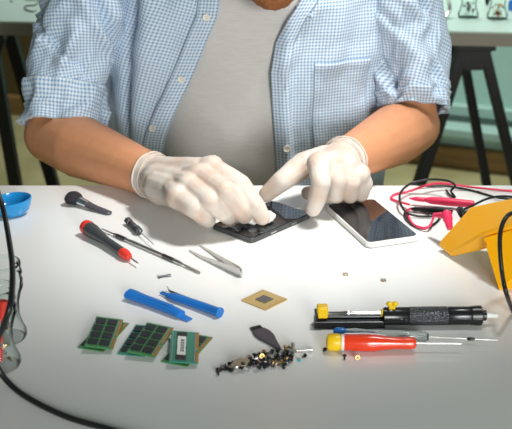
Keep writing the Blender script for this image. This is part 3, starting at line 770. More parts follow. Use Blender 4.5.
# pin vise
t, ln = line_thing('pin_vise', 'short dark grey pin vise with a fine needle tip', 'pin vise', (127.5, 224), (154, 248.5))
lx([(0, .0035), (.001, .0052), (.010, .0052), (.0105, .0036), (.012, .0036), (.013, .0044), (.030, .0044), (.031, .0034), (.032, .0052), (.042, .0052), (.0435, .0030), (.046, .0014)], 'handle', M['gun'], t, .0054, .0, 6)
lx([(.045, .0007), (ln - .001, .0006), (ln, .0003)], 'needle', M['steel'], t, .0054)

# small bent metal clip
t = thing('metal_clip', 'tiny forked grey metal clip lying below the long steel probe', 'clip', P(158, 278), 0)
g = P(171, 276) - P(158, 278); t.rotation_euler.z = math.atan2(g.y, g.x); l_ = g.length
MB().sweep([(0, -.0022, .0012), (.006, -.0002, .0012), (l_, -.0014, .0012)], .0011, 8).build('prong', M['darksteel'], t)
MB().sweep([(0, .0024, .0012), (.006, .0006, .0013), (l_, .0016, .0012)], .0011, 8).build('prong', M['darksteel'], t)

# tweezers
t, ln = line_thing('tweezers', 'fine pointed steel tweezers lying open', 'tweezers', (241, 277), (196, 247))
for s_, sp in ((-1, .0035), (1, .0105)):
    mb = MB(); vs = []; N_ = 22
    for i in range(N_):
        u = i / (N_ - 1); x = u * ln * (1 if s_ < 0 else .93); yy = s_ * (.0012 + sp * (u * 1.5 if u < .75 else 1.125 + (u - .75) * .3)); wz = lerp(.0100, .0012, max(0, (u - .15) / .85) ** .8)
        th_ = .0011
        vs.append([(x, yy - th_ / 2, .0006), (x, yy + th_ / 2, .0006), (x, yy + th_ / 2, .0006 + wz), (x, yy - th_ / 2, .0006 + wz)])
    mb.grid(vs, wrap=True); n_ = len(mb.v); mb.f.append((3, 2, 1, 0)); mb.f.append((n_ - 4, n_ - 3, n_ - 2, n_ - 1))
    mb.build('arm', M['steel'], t)
MB().box((.002, 0, .0043), (.008, .0028, .0072)).build('weld', M['steel'], t, bevel=.0004)

# blue pry tools
def pry(name, label, p0, p1, kind):
    t, ln = line_thing(name, label, 'pry tool', p0, p1, None)
    if kind == 0:
        flat_lathe([(0, .0060, .0042, .0058), (.001, .0086, .0056, .0058), (.010, .0082, .0056, .0058), (.030, .0064, .0052, .0054), (ln - .026, .0064, .0050, .0052), (ln - .013, .0068, .0038, .0042), (ln - .012, .0054, .0016, .002), (ln - .001, .0050, .0008, .0012), (ln, .0046, .0005, .0010)], 1, n=12).build('bar', M['blue'], t)
        MB().box((ln * .45, 0, .0104), (ln * .55, .005, .0014)).build('rib', M['blue'], t, bevel=.0004)
    else:
        flat_lathe([(0, .0050, .0046, .0056), (.001, .0064, .0055, .0056), (.004, .0066, .0056, .0056), (.006, .0058, .0050, .0052), (.030, .0056, .0048, .005), (ln - .022, .0072, .0036, .0038), (ln - .012, .0045, .0026, .0030), (ln - .008, .0028, .0016, .0028)], 1, n=14).build('bar', M['blue'], t)
        for s_ in (-1, 1): MB().box((ln - .005, s_ * .0016, .0028), (.010, .0016, .0022)).build('fork_tine', M['blue'], t, bevel=.0003)
    return t
pry('pry_bar', 'blue plastic flat ended pry bar lying in front of the other blue tool', (128.5, 298), (190, 321), 0)
pry('pry_bar', 'blue plastic fork ended pry bar, the rear one of the two', (221, 317.5), (161, 294.5), 1)
t, ln = line_thing('hook_wire', 'thin dark metal pick lying along the rear blue pry bar', 'pick', (167, 291), (212, 309))
MB().sweep([(0, .0, .006), (.003, .001, .001), (ln, .003, .001)], [.0006, .0009, .0009], 8).build('rod', M['darksteel'], t)

# processor
c = P(264.3, 300.5); a = P(241, 300.5); b = P(264, 291)
t = thing('processor', 'square tan computer processor chip lying alone on the table', 'processor', (c.x, c.y, TT), R(45 + 3))
s_ = .0188 * (a - c).length / .0266
MB().box((0, 0, .0007), (2 * s_, 2 * s_, .0014)).build('substrate', M['cpu'], t, smooth=False, bevel=.0002)
MB().box((0, 0, .0017), (.0150, .0150, .0007)).build('pad_field', M['cpupad'], t, smooth=False)
for s2 in (-1, 1): MB().box((0, s2 * .0172, .00145), (.034, .0008, .0002)).build('edge_pad_row', M['gold'], t, smooth=False)

# two tiny chips
for k, (px, py, rz, lb) in enumerate(((345.5, 275, .1, 'left'), (383.5, 281, .3, 'right'))):
    t = thing('tiny_chip', 'tiny grey metal chip alone on the white table, the %s of two' % lb, 'chip', P(px, py), rz)
    MB().box((0, 0, .0012), (.0060, .0048, .0024), taper=.86).build('shell', M['tan'], t, smooth=False, bevel=.0003); MB().box((.0, 0, .0025), (.0028, .0022, .0003)).build('mark', M['steel'], t, smooth=False)

# memory modules
def module(label, tl, bl, tr, h, boardm, tiltx=0, tilty=0, sticker=False, rows_=4, L_=.0676):
    a = P(*tl, TT + h); b = P(*bl, TT + h); c = P(*tr, TT + h)
    yaw = math.atan2((a - b).y, (a - b).x) - math.pi / 2
    ctr = (b + c) / 2
    W = .030
    t = thing('memory_module', label, 'memory module', (ctr.x, ctr.y, TT + h), yaw, None)
    t.rotation_euler = (tiltx, tilty, yaw)
    lh = L_ / 2; wh = W / 2; nt_ = .002
    poly = [(-wh, -lh), (wh, -lh), (wh, -lh * .22 - nt_), (wh - .0035, -lh * .22 - nt_ + .0008), (wh - .0035, -lh * .22 + .0008), (wh, -lh * .22 + .0016), (wh, lh), (-wh, lh), (-wh, lh * .75), (-wh + .0018, lh * .72), (-wh + .0018, lh * .66), (-wh, lh * .63)]
    MB().prism(poly, 0, .0011).build('board', boardm, t, smooth=False)
    g = MB(); g.box((wh - .0016, -lh * .62, .00115), (.0028, lh * .66, .0003)); g.box((wh - .0016, lh * .42, .00115), (.0028, lh * 1.05, .0003)); g.build('contacts', M['gold'], t, smooth=False)
    if not sticker:
        k2 = 0
        for i in range(4):
            yy = lerp(-lh + .0105, lh - .0105, i / 3)
            for xx in (-.0080, .0044):
                MB().box((xx, yy, .0017), (.0104, .0118, .0011)).build('memory_chip', M['chip'], t, smooth=False, bevel=.0002)
    else:
        for yy in (-lh + .010, -.006, lh - .010):
            MB().box((-.003, yy, .0017), (.0105, .0120, .0011)).build('memory_chip', M['chip'], t, smooth=False, bevel=.0002)
        st_ = MB().box((-.003, .0, .0024), (.0090, .040, .0002)).build('sticker', M['paper'], t, smooth=False)
        bm_ = MB()
        for i in range(16): bm_.box((-.0022, -.014 + i * .0018, .00255), (.0040, .0004 + .0005 * (i % 3), .0001))
        bm_.build('barcode', M['ink'], st_, smooth=False)
    for xx in (.0111, -wh + .0022): MB().box((xx, 0, .0013), (.0008, L_ - .008, .0004)).build('resistor_row', M['steel'], t, smooth=False)
    return t
module('dark green memory module underneath in the leftmost pair, mostly hidden', (101, 323), (80, 345), (127, 327), .0002, M['pcb'], 0, 0)
bpy.context.view_layer.update()
module('green memory module on top of the leftmost pair, eight black chips', (97, 319), (86, 346), (122, 321), .0060, M['pcb'], 0, R(6))
module('teal green memory module underneath in the middle pair', (136, 325), (120, 350), (160, 332), .0002, M['pcb2'])
module('green memory module on top of the middle pair, turned slightly', (147, 323.5), (130, 348), (171, 332.5), .0060, M['pcb'], 0, R(6))
module('dark memory module underneath in the rightmost pair, corner showing', (186, 336), (165, 359), (209, 341), .0002, M['pcb'])
module('green memory module with white sticker on top of the rightmost pair', (171, 334), (169, 361), (199, 334.5), .0060, M['pcb2'], 0, R(6), sticker=True)

# small black brush-spatula
t, ln = line_thing('comb_brush', 'small dark pointed plastic spatula brush above the screw pile', 'brush', (257, 330), (281.5, 352))
poly = [(.003, -.0072), (.012, -.0098), (.022, -.0094), (.034, -.0062), (ln - .002, -.0012), (ln, 0), (ln - .002, .0012), (.034, .0062), (.022, .0094), (.012, .0098), (.003, .0072)]
MB().prism(poly, .0006, .0032).build('handle', M['charcoal'], t, bevel=.0009)
for i in range(6): MB().box((-.0002, -.0055 + i * .0022, .0016), (.0100, .0015, .0018)).build('tuft', M['black'], t, smooth=False)

# desoldering pump
a = P(315, 326); b = P(497, 324.5); yaw, ln = aim(a, b)
t = thing('desoldering_pump', 'long black desoldering pump with yellow plunger cap and trigger', 'desoldering pump', (a.x, a.y, TT), yaw)
k = ln / 182.0; X = lambda px: (px - 315) * k
rz = .0112; T_ = Matrix.Translation((0, 0, rz))
MB().lathe([(X(382), .0075), (X(383), .0100), (X(408), .0102), (X(409), .0096)], 'x', 32, T_).build('barrel', M['blacksteel'], t)
MB().lathe([(X(408), .0098), (X(409), .0104), (X(446), .0104), (X(447), .0098)], 'x', 32, T_).build('knurled_grip', M['knurl'], t)
MB().lathe([(X(446), .0098), (X(447), .0102), (X(474), .0102), (X(475), .0098)], 'x', 32, T_).build('barrel', M['blacksteel'], t)
MB().lathe([(X(469), .0098), (X(470), .0107), (X(471), .0107), (X(475), .0110), (X(480), .0110), (X(481), .0098), (X(482), .006), (X(485), .0058), (X(486), .0034)], 'x', 32, T_).build('end_cap', M['black'], t)
MB().lathe([(X(485), .0032), (X(496), .0028), (X(497), .0022)], 'x', 20, T_).build('nozzle', M['tip'], t)
mb = MB(); mb.box(((X(314) + X(384)) / 2, -.0045, .0046), (X(384) - X(314), .0062, .0082)); mb.box(((X(314) + X(384)) / 2, .0068, .0046), (X(384) - X(314), .0035, .0082)); mb.box((X(316), .0005, .009), (.0035, .0155, .017)); mb.build('plunger_guard', M['blacksteel'], t, smooth=False, bevel=.0008)
MB().lathe([(X(324), .0022), (X(344), .0022), (X(345), .0028), (X(349), .0028), (X(350), .0024), (X(384), .0024)], 'x', 20, Matrix.Translation((0, .0015, .0145))).build('plunger_rod', M['chrome'], t)
MB().box((X(322), .0005, .0180), (X(328) - X(317), .0125, .0135)).build('plunger_cap', M['yellow'], t, bevel=.0018)
MB().lathe([(X(380), .0036), (X(381), .0046), (X(383), .0046), (X(384), .0036)], 'x', 18, Matrix.Translation((0, .0015, .0145))).build('washer', M['yellow'], t)
mb = MB(); mb.box((X(391), 0, .0228), (.007, .006, .0045)); mb.ell((X(388.3), 0, .0262), (.0036, .0042, .0026)); mb.ell((X(394), 0, .0262), (.0036, .0042, .0026)); mb.build('trigger_button', M['yellow'], t, bevel=.0004)

# clear handled screwdriver, behind
t, ln = line_thing('clear_screwdriver', 'slim screwdriver with clear handle and blue end cap', 'screwdriver', (333, 337.5), (498, 345.5))
k = ln / 164.; X2 = lambda px: (px - 334) * k
lx([(0, .002), (X2(335), .0045), (X2(338), .0058), (X2(345), .0056), (X2(347), .0045)], 'end_cap', M['blue'], t, .0062)
lx([(X2(346), .0046), (X2(356), .0060), (X2(370), .0048), (X2(395), .0058), (X2(426), .0056), (X2(428), .004)], 'handle', M['clear'], t, .0062, 0, 12)
lx([(X2(340), .0020), (X2(375), .0020), (X2(376), .0008)], 'core', M['blue'], t, .0062)
lx([(X2(427), .0040), (X2(429), .0040), (X2(429.5), .001)], 'collar', M['black'], t, .0062)
lx([(X2(400), .0009), (X2(468), .0009), (X2(497), .0005)], 'shaft', M['steel'], t, .0062)
lx([(X2(467), .001), (X2(468), .0017), (X2(472), .0019), (X2(475), .001)], 'sleeve_ring', M['black'], t, .0062)

# orange-red screwdriver
t, ln = line_thing('red_screwdriver', 'stubby orange-red screwdriver with yellow end cap', 'screwdriver', (326, 350.5), (463, 352))
k = ln / 137.; X3 = lambda px: (px - 326) * k; zc = .0098
lx([(0, .004), (X3(327), .0080), (X3(329), .0094), (X3(337), .0096), (X3(340), .0088), (X3(341), .007)], 'end_cap', M['yellow'], t, zc, 0, 10)
lx([(X3(340.5), .0078), (X3(341), .0088), (X3(343.4), .0088), (X3(344), .0078)], 'collar', M['whitepl'], t, zc)
lx([(X3(343), .0084), (X3(350), .0090), (X3(365), .0096), (X3(374), .0094), (X3(384), .0078), (X3(394), .0066), (X3(404), .0066), (X3(411), .0068), (X3(414.5), .0058), (X3(416), .003)], 'handle', M['orangered'], t, zc, 0, 10)
for (u0, u1, zz) in ((345, 364, .0182), (369, 383, .0172)):
    flat_lathe([(X3(u0), .0005, .0003, zz), (X3(u0 + 2), .0022, .0006, zz), (X3(u1 - 2), .0022, .0006, zz - .0002), (X3(u1), .0005, .0003, zz - .0006)], 1).build('grip_inset', M['red'], t)
wm = MB(); wm.sweep([(X3(344), .004, .0182), (X3(365), .0045, .0184), (X3(372), .003, .0186), (X3(386), .0035, .0165)], [.0004, .0007, .0007, .0004], 8); wm.build('grip_line', M['whitepl'], t)
lx([(X3(415), .0013), (X3(452), .0011), (X3(459), .0016), (X3(463), .0003)], 'shaft', M['brass'] if False else M['steel'], t, zc)

#@@PHONES
# ---------------------------------------------------------------- phones
def rrect(w, h, r, n=6):
    pts = []
    for cx_, cy_, a0 in ((w / 2 - r, h / 2 - r, 0), (-w / 2 + r, h / 2 - r, 90), (-w / 2 + r, -h / 2 + r, 180), (w / 2 - r, -h / 2 + r, 270)):
        for k_ in range(n + 1): a_ = R(a0 + 90 * k_ / n); pts.append((cx_ + r * math.cos(a_), cy_ + r * math.sin(a_)))
    return pts
H1 = .0085
A = P(368, 243, TT + H1); B = P(420, 235.5, TT + H1); C_ = P(323, 205, TT + H1)      # front-left, front-right, back-left
ux = (B - A).normalized(); wd_ = (B - A).length; lg = .140
yaw = math.atan2(ux.y, ux.x); uy = Vector((-ux.y, ux.x, 0)); ctr = A + ux * wd_ / 2 + uy * lg / 2
t = thing('smartphone', 'white framed smartphone with dark screen lying right of the gloved hands', 'phone', (ctr.x, ctr.y, TT), yaw)
MB().prism(rrect(wd_, lg, .008), .0008, H1 - .0008).build('case', M['whitepl'], t, bevel=.0007)
MB().prism(rrect(wd_ - .004, lg - .006, .006), H1 - .001, H1 + .0001).build('screen', M['screen'], t, smooth=False)
MB().prism(rrect(.014, .0022, .001), H1 + .0001, H1 + .0003, Matrix.Translation((0, lg / 2 - .010, 0))).build('earpiece', M['darkpl'], t, smooth=False)
MB().prism(rrect(.010, .006, .002), H1 + .0001, H1 + .0003, Matrix.Translation((0, -lg / 2 + .011, 0))).build('home_button', M['darkpl'], t, smooth=False)
A = P(252, 239, TT + .007); B = P(311, 213.5, TT + .007); C_ = P(206, 226, TT + .007)
ux = (B - A).normalized(); uy = Vector((-ux.y, ux.x, 0)); lg = (B - A).length * 1.02; wd_ = .072
print('black phone', lg, (C_ - A).length, (C_ - A).normalized().dot(uy))
ctr = A + ux * lg / 2 + uy * wd_ / 2; yaw = math.atan2(ux.y, ux.x)
t = thing('smartphone', 'black smartphone being wiped with cotton under the gloved fingers', 'phone', (ctr.x, ctr.y, TT), yaw)
MB().prism(rrect(lg, wd_, .006), .0004, .0064).build('case', M['gun'], t, bevel=.0006)
MB().prism(rrect(lg - .004, wd_ - .004, .005), .006, .0072).build('screen', M['screen'], t, smooth=False)
for i in range(2): MB().box((-lg * .15 + i * .04, -wd_ / 2 - .0002, .0034), (.010, .0006, .0016)).build('side_button', M['steel'], t, smooth=False)
# cotton pad
pts = [P(258, 221.5, TT + .012)]
cw = MB(); c0 = P(257, 222.5, TT + .0075)
cw.ell((0, 0, .006), (.0230, .0145, .0060), None, 40, 24); cw.ell((.008, .003, .008), (.012, .010, .007), None, 28, 16); cw.ell((-.016, .000, .0045), (.014, .009, .004), None, 28, 16); cw.ell((.016, .004, .007), (.008, .009, .0065), None, 28, 16)
o = cw.build('cotton_pad', M['cotton']); remesh(o, .0012, 2)
def fluff(p, n):
    q = p + n * (noise.noise(p * 160) * .0022 + noise.noise(p * 420) * .0007); q.z = max(q.z, 0.0); return q
displace(o, fluff)
o.location = c0; tag(o, 'crumpled white cotton pad pressed on the black phone by fingers', 'cotton pad')

#@@LEFT
# ---------------------------------------------------------------- blue dish, cables
c = P(11, 214); t = thing('scoop_dish', 'glossy bright blue oval plastic dish at the left edge', 'dish', (c.x, c.y, TT), R(8))
prof_n = 40; vs = []; rings_ = [(.50, .0), (.68, .001), (.88, .008), (1.0, .018), (1.0, .0215), (.94, .0220), (.80, .0105), (.5, .0050), (.02, .0045)]
mb = MB(); rows = []
for (s_, z_) in rings_:
    rows.append([(s_ * .0265 * math.cos(2 * math.pi * k_ / prof_n) * (1.0 + .10 * math.cos(2 * math.pi * k_ / prof_n)), s_ * .0255 * math.sin(2 * math.pi * k_ / prof_n), z_ + (.0025 * math.cos(2 * math.pi * k_ / prof_n) if 2 < rings_.index((s_, z_)) < 6 else 0)) for k_ in range(prof_n)])
mb.grid(rows, wrap=True); mb.f.append(tuple(reversed(range(prof_n)))); mb.f.append(tuple(range(len(mb.v) - prof_n, len(mb.v)))); mb.build('bowl', M['cyan'], t, angle=70)
MB().sweep([(-.022, .004, .014), (-.030, .006, .022), (-.036, .008, .030), (-.05, .01, .030)], [(.004, .009), (.004, .009), (.005, .010), (.005, .010)], 16).build('handle', M['cyan'], t)

def cable(name, label, cat, pts, r, m, n=10):
    c0 = Vector(pts[0]); o = MB().sweep(bez([Vector(p) - c0 for p in pts], n), r, 12).build(name, m); o.location = c0; return tag(o, label, cat)
z0 = TT + .0032
cable('black_cable', 'thick black cable arching over the glass jars at left', 'cable',
      [PD(-30, 150, 1.25), PD(-10, 175, 1.22), P(2, 205, TT + .10), P(9, 240, TT + .105), P(12.5, 270, TT + .108), P(11, 300, TT + .104), P(1, 335, TT + .07) , P(-8, 352, TT + .03), P(-3, 372, z0 + .002), P(20, 391, z0), P(55, 410, z0), P(108, 431, z0), P(160, 445, z0)][0:6] +
      [P(5, 322, TT + .085), P(-4, 345, TT + .050), P(-3, 366, TT + .020), P(12, 386, z0), P(35, 402, z0), P(70, 418, z0), P(112, 430, z0), P(165, 446, z0)], .0030, M['rubber'])

#@@METER
# ---------------------------------------------------------------- multimeter
mo = P(452, 258)
t = thing('multimeter', 'amber yellow cased multimeter propped on its stand, back to camera', 'multimeter', (mo.x, mo.y, TT), 0)
LM = lambda v: Vector(v) - Vector((mo.x, mo.y, TT))
st_ = [  # near-bottom, near-top, far-top, far-bottom
    [LM((mo.x, mo.y, TT + .0005)), LM(PD(450, 254, 1.353)), LM(PD(438, 242.5, 1.378)), LM(PD(439, 247, 1.378))],
    [LM(PD(484, 250, 1.318)), LM(PD(484.5, 233, 1.308)), LM(PD(470.5, 206.5, 1.372)), LM(PD(474, 232, 1.385))],
    [LM(PD(520, 238, 1.285)), LM(PD(520, 222, 1.280)), LM(PD(512, 198, 1.352)), LM(PD(512, 226, 1.37))],
    [LM(PD(600, 214, 1.24)), LM(PD(600, 200, 1.235)), LM(PD(590, 178, 1.30)), LM(PD(590, 205, 1.32))]]
for row in st_:
    for p in row: p.z = max(p.z, .0004)
mb = MB()
for row in st_: mb.v += row
for i in range(3):
    for k_ in range(4):
        a = i * 4 + k_; b = i * 4 + (k_ + 1) % 4; mb.f.append((a, b, b + 4, a + 4))
mb.f.append((3, 2, 1, 0)); mb.f.append((12, 13, 14, 15))
o = mb.build('holster', M['amber'], t, smooth=True, bevel=.0075); o.modifiers['bevel'].segments = 5
bm = bmesh.new(); bm.from_mesh(o.data); bmesh.ops.recalc_face_normals(bm, faces=bm.faces); bm.to_mesh(o.data); bm.free()
# kick stand: plate leaning towards the camera
s = [LM(PD(483, 238, 1.304)), LM(PD(600, 204, 1.235)), LM(P(620, 275)), LM(P(499, 290.5))]
s[2].z = s[3].z = .0006; nrm = (s[1] - s[0]).cross(s[3] - s[0]).normalized() * .004
if nrm.y > 0: nrm = -nrm
o = MB().hexa([p for p in s] + [p - nrm for p in s]).build('kick_stand', M['amber'], t, smooth=False, bevel=.0012)
bm = bmesh.new(); bm.from_mesh(o.data); bmesh.ops.recalc_face_normals(bm, faces=bm.faces); bm.to_mesh(o.data); bm.free()
# face of the meter, turned to the man
f0, f1, f2, f3 = [lerp(st_[0][2], st_[0][3], .5), lerp(st_[1][2], st_[1][3], .2), lerp(st_[3][2], st_[3][3], .2), lerp(st_[3][2], st_[3][3], .9)]
fp = MB(); dq = Vector((0, .0025, 0))
qs = [lerp(st_[1][2], st_[1][3], .12), lerp(st_[1][2], st_[1][3], .88), lerp(st_[3][2], st_[3][3], .88), lerp(st_[3][2], st_[3][3], .12)]
o = MB().hexa([p - dq * .2 for p in qs] + [p + dq for p in qs]).build('face_panel', M['darkpl'], t, smooth=False)
bm = bmesh.new(); bm.from_mesh(o.data); bmesh.ops.recalc_face_normals(bm, faces=bm.faces); bm.to_mesh(o.data); bm.free()
# two lugs in the stand
MB().ell(LM(PD(507.5, 241, 1.288)), (.0022, .0015, .004)).build('lug', M['whitepl'], t)
MB().ell(LM(PD(487, 244, 1.297)), (.0012, .0012, .003)).build('lug', M['amberdark'], t)

# plugs and leads
def plug(name, label, m, base, top, turn, r):
    o = thing(name, label, 'plug', base, 0)
    b_ = Vector(base); tp = Vector(top) - b_; tn = Vector(turn) - b_
    MB().sweep([(0, 0, 0), tp * .45, tp * .5, tp * .9, tp], [r * .7, r, r * 1.15, r * 1.15, r * .6], 14).build('shell', m, o)
    MB().sweep([tp * .75, lerp(tp * .75, tn, .5), tn], [r * .9, r * .75, r * .5], 12).build('strain_relief', m, o)
    return o
ld = .0016
def lead(label, pts, m, nm): return cable(nm, label, 'test lead', pts, ld, m, 10)
plug('lead_plug', 'red banana plug standing at the multimeter corner', M['lead'], PD(450, 229, 1.385), PD(446, 211, 1.405), PD(434, 215, 1.42), .0054)
plug('lead_plug', 'black banana plug beside the red plug at the multimeter', M['black'], PD(466, 222, 1.388), PD(459, 208, 1.42), PD(468, 214, 1.42), .0042)
# red probe lying on the table
a = P(409, 205); b = P(474, 211); yaw, ln = aim(a, b)
t = thing('test_probe', 'red test probe lying across the leads behind the multimeter', 'test probe', (a.x, a.y, TT + .004), yaw)
lx([(0, .0010), (.006, .0022), (.008, .0030), (.020, .0034), (.021, .0028), (.03, .0050), (.05, .0058), (ln * .98, .0050), (ln, .003)], 'handle', M['lead'], t, .0058)
a = P(408, 211); b = P(452, 214); yaw, ln = aim(a, b)
t = thing('test_probe', 'black test probe lying just in front of the red one', 'test probe', (a.x, a.y - .004, TT), yaw)
lx([(0, .0010), (.006, .0022), (.008, .0030), (.03, .0034), (.035, .0048), (ln * .98, .0046), (ln, .003)], 'handle', M['black'], t, .0052)
zt = TT + .002
def ZP(lst): return [P(x, y, TT + h) for x, y, h in lst]
lead('red test lead looping to the left and running off right', ZP([(434, 215, .012), (431, 224, .008), (425, 228, .005), (413, 224, .003), (407, 212, .003), (410, 209.0, .008)]), M['lead'], 'red_lead')
lead('long red test lead crossing behind the multimeter to the right edge', ZP([(409, 204.5, .008), (397, 201, .003), (391, 198, .002), (396, 194, .002), (410, 191, .004), (424, 186, .012), (436, 183.5, .012), (450, 184.0, .010), (470, 187, .006), (490, 189, .003), (515, 191, .002), (545, 192, .002)]), M['lead'], 'red_lead')
lead('black test lead forming the tall loop behind the red lead', ZP([(446, 190, .004), (450, 195, .003), (455, 197, .003), (451, 191, .012), (455, 186, .020), (450, 181.5, .026), (438, 179.5, .024), (424, 180, .022), (410, 184, .018), (401, 192, .016), (400, 202, .012), (406, 212, .007), (418, 216, .003), (436, 216, .003)]), M['rubber'], 'black_lead')
lead('black test lead running from the loop to the right edge', ZP([(412, 184, .010), (428, 186, .003), (446, 186, .003), (470, 190, .002), (488, 195, .002), (500, 198, .004), (530, 201, .004)]), M['rubber'], 'black_lead')
lead('black test lead arching over toward the amber multimeter top', ZP([(462, 210, .006), (472, 206, .014), (484, 200, .026), (498, 196.5, .032), (515, 197, .034), (540, 200, .034)]), M['rubber'], 'black_lead')
lead('black test lead curling low beside the white phone', ZP([(440, 218, .002), (434, 224, .002), (424, 228, .002), (414, 226, .002), (406, 219, .002), (405, 212, .003), (412, 209, .003), (425, 212, .003), (440, 215, .003)]), M['rubber'], 'black_lead')
# hanging cable at the right edge
pts = [PD(530, 212, 1.262), PD(513, 213, 1.250), PD(505, 219, 1.238), PD(500.5, 232, 1.228), PD(500, 250, 1.215), PD(502, 272, 1.19), PD(506, 292, 1.16), P(514, 312, z0), P(528, 328, z0), P(560, 345, z0)]
cable('thick_cable', 'thick black cable hanging in front of the amber multimeter', 'cable', pts, .0026, M['rubber'])

#@@SCREWS
# ---------------------------------------------------------------- screw pile
def scr_mesh(kind):
    mb = MB()
    if kind == 'screw': mb.lathe([(-.0032, .0006), (-.0030, .0011), (.0012, .0011), (.00121, .0022), (.0026, .0022), (.0030, .0016)], 'x', 12)
    if kind == 'long_screw': mb.lathe([(-.010, .0007), (-.0098, .0010), (.0062, .0010), (.00621, .0026), (.0090, .0026), (.0095, .0018)], 'x', 12)
    if kind == 'standoff': mb.lathe([(-.0042, .0020), (-.004, .0026), (.004, .0026), (.0042, .0020)], 'x', 6)
    if kind == 'washer': mb.lathe([(-.0005, .0011), (-.0005, .0028), (.0005, .0028), (.0005, .0011), (-.0005, .0011)], 'x', 20, cap=False)
    if kind == 'nut': mb.lathe([(-.0012, .0011), (-.0012, .0028), (.0012, .0028), (.0012, .0011), (-.0012, .0011)], 'x', 6, cap=False)
    return mb
rnd = random.Random(11)
TPL = {}; PS = .94
def small(kind, mname, px, py, h, rx, ry, rz, label, cat, group=None):
    key = (kind, mname)
    if key not in TPL:
        o = scr_mesh(kind).build(kind, M[mname]); TPL[key] = o
    else:
        o = TPL[key].copy(); COL.objects.link(o)
    o.scale = (PS, PS, PS); o.location = P(px, py, TT + h * PS); o.rotation_euler = (rx, ry, rz); o['label'] = label; o['category'] = cat
    if group: o['group'] = group
    return o
LB = {('screw', 'blacksteel'): ('small black screw in the loose pile of screws', 'screw', 'black screws in the pile'),
      ('screw', 'steel'): ('small silver screw in the loose pile of screws', 'screw', 'silver screws in the pile'),
      ('screw', 'brass'): ('small brass screw in the loose pile of screws', 'screw', 'brass screws in the pile'),
      ('standoff', 'steel'): ('hexagonal silver standoff in the pile of screws', 'standoff', 'silver standoffs in the pile'),
      ('standoff', 'blacksteel'): ('black cylindrical spacer in the pile of screws', 'standoff', 'black spacers in the pile'),
      ('washer', 'brass'): ('thin brass washer in the pile of screws', 'washer', 'brass washers in the pile'),
      ('nut', 'steel'): ('small silver nut in the pile of screws', 'nut', 'silver nuts in the pile')}
# spine of the pile in the photograph: x, y, half height
spine = [(217, 372, 1), (222, 369, 2), (228, 367, 2.5), (235, 365, 4), (243, 364, 5), (250, 362, 6), (258, 361, 7), (266, 360, 8), (274, 359, 8), (282, 358, 9), (288, 356, 9), (293, 353, 7)]
placed = []
def try_place(kind, mname, px, py, h, rot):
    p = P(px, py, TT + h); rr = {'screw': .0031, 'standoff': .0042, 'washer': .0027, 'nut': .0026, 'long_screw': .008}[kind]
    for (q, r2) in placed:
        if (p - q).length < (rr + r2) * .74: return False
    placed.append((p, rr)); lb = LB[(kind, mname)]; small(kind, mname, px, py, h, *rot, *lb); return True
kinds = [('screw', 'blacksteel')] * 12 + [('screw', 'steel')] * 3 + [('screw', 'brass')] * 2 + [('standoff', 'steel')] * 1 + [('standoff', 'blacksteel')] * 2 + [('washer', 'brass')] + [('nut', 'steel')] * 2
cnt = 0
for layer in range(2):
    for tr in range(900 if layer == 0 else 500):
        u = rnd.random(); i = u * (len(spine) - 1); a = spine[int(i)]; b = spine[min(int(i) + 1, len(spine) - 1)]; f_ = i - int(i)
        x = lerp(a[0], b[0], f_); y = lerp(a[1], b[1], f_); hh = lerp(a[2], b[2], f_)
        if layer and x < 232: continue
        px = x + rnd.uniform(-2, 2); py = y + rnd.uniform(-1, 1) * hh * (1 if layer == 0 else .5)
        k_, m_ = rnd.choice(kinds)
        if k_ in ('washer', 'nut'): h = .0007 if k_ == 'washer' else .0013; rot = (0, R(90), rnd.random() * 6)
        elif k_ == 'screw' and rnd.random() < .25: h = .0031; rot = (0, R(-90), rnd.random() * 6)
        else: h = {'screw': .0023, 'standoff': .0027}[k_]; rot = (rnd.random() * 6, 0, rnd.random() * 6.28)
        if layer: h += .0047
        if try_place(k_, m_, px, py, h, rot): cnt += 1
        if cnt > (72 if layer == 0 else 110): break
print('pile', cnt)
small('screw', 'brass', 263, 352, .0023, 0, .0, 1.0, 'small brass screw on the upper edge of the pile under the spatula', 'screw')
small('washer', 'brass', 262, 356, .0095, 0, R(20), R(95), 'pale round washer facing the camera on top of pile', 'washer')
small('long_screw', 'steel', 304, 350, .0027, 0, R(-4), R(3), 'long silver bolt with dark head at right of the pile', 'bolt')
small('screw', 'blacksteel', 304, 356, .0023, 0, 0, R(50), 'lone black screw just right of the pile', 'screw')
small('standoff', 'steel', 293, 346, .0043, 0, R(90), 0, 'silver cylinder standing upright behind the pile', 'standoff')
small('standoff', 'brass', 286, 352, .0043, 0, R(90), 0, 'brass cylinder standing upright at the pile near the spatula tip', 'standoff')
small('screw', 'blacksteel', 324.5, 350, .0023, 0, 0, R(70), 'black screw touching the yellow screwdriver cap', 'screw')
small('screw', 'blacksteel', 344.5, 357, .0031, 0, R(-90), R(10), 'black screw standing in front of the red screwdriver handle', 'screw')
small('washer', 'brass', 357.5, 357.5, .0029, 0, R(10), R(95), 'pale ring washer in front of the red screwdriver handle', 'washer')
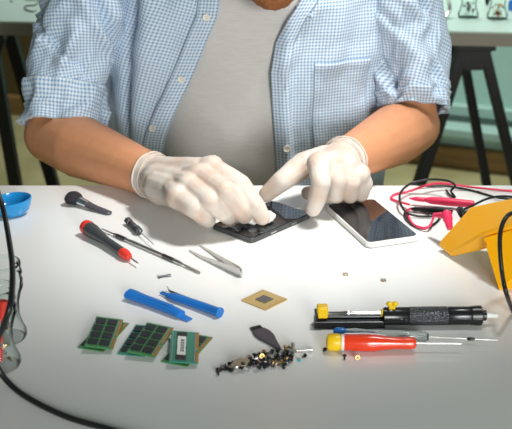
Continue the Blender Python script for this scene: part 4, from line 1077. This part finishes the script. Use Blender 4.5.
o = MB().prism([(-.010, -.003), (.006, -.005), (.011, .002), (.002, .007), (-.006, .005)], -.0004, .0004).build('foil_piece', M['tan'], bevel=.0002); o.location = P(240, 363, TT + .0086); o.rotation_euler = (R(18), R(-6), .2); tag(o, 'flat tan foil piece lying on the left of the screw pile', 'foil')
for px, py, lb in ((229, 371, 'left end'), (299, 361, 'right end')):
    o = MB().box((0, 0, .0013), (.0036, .0028, .0026)).build('teal_connector', M['teal'], smooth=False, bevel=.0003); o.location = P(px, py); tag(o, 'tiny teal connector at the %s of the screw pile' % lb, 'connector')

#@@LIGHT
# ---------------------------------------------------------------- light
wld = bpy.data.worlds.new('world'); sc.world = wld; wld.use_nodes = True
bg = wld.node_tree.nodes['Background']; bg.inputs[0].default_value = (.80, .96, .88, 1); bg.inputs[1].default_value = .11
def area(name, loc, target, size, power, color=(1, 1, 1), sy=None):
    l = bpy.data.lights.new(name, 'AREA'); l.energy = power; l.color = color; l.size = size
    if sy: l.shape = 'RECTANGLE'; l.size_y = sy
    o = bpy.data.objects.new(name, l); COL.objects.link(o); o.location = loc
    o.rotation_euler = (Vector(target) - Vector(loc)).to_track_quat('-Z', 'Y').to_euler(); return o
def spot(name, loc, target, energy, size, blend, soft, color):
    sl = bpy.data.lights.new(name, 'SPOT'); sl.energy = energy; sl.spot_size = R(size); sl.spot_blend = blend; sl.shadow_soft_size = soft; sl.color = color
    o = bpy.data.objects.new(name, sl); COL.objects.link(o); o.location = loc
    o.rotation_euler = (Vector(target) - Vector(loc)).to_track_quat('-Z', 'Y').to_euler()
spot('fill_back', (.4, 3.25, 2.6), (.4, 3.35, 0), 215, 84, .5, .25, (.95, 1, .95))  # added fill spot, no fixture here; brightens the back table and its surroundings
spot('lamp_over_table', (.40, 1.47, 1.95), (.02, 1.53, .75), 88, 45, 1.0, .12, (1, .985, .955))
area('fill_front', (.8, -1.5, 1.45), (0, 1.8, .93), .9, 76, (.98, 1, .98))  # added fill light behind the camera, lifts the shirts without flooding the table
sc.cycles.transmission_bounces = 16; sc.cycles.max_bounces = 16
sc.view_settings.view_transform = 'Standard'; sc.view_settings.look = 'None'; sc.view_settings.gamma = 1; sc.view_settings.exposure = 0
sc.view_settings.use_curve_mapping = False
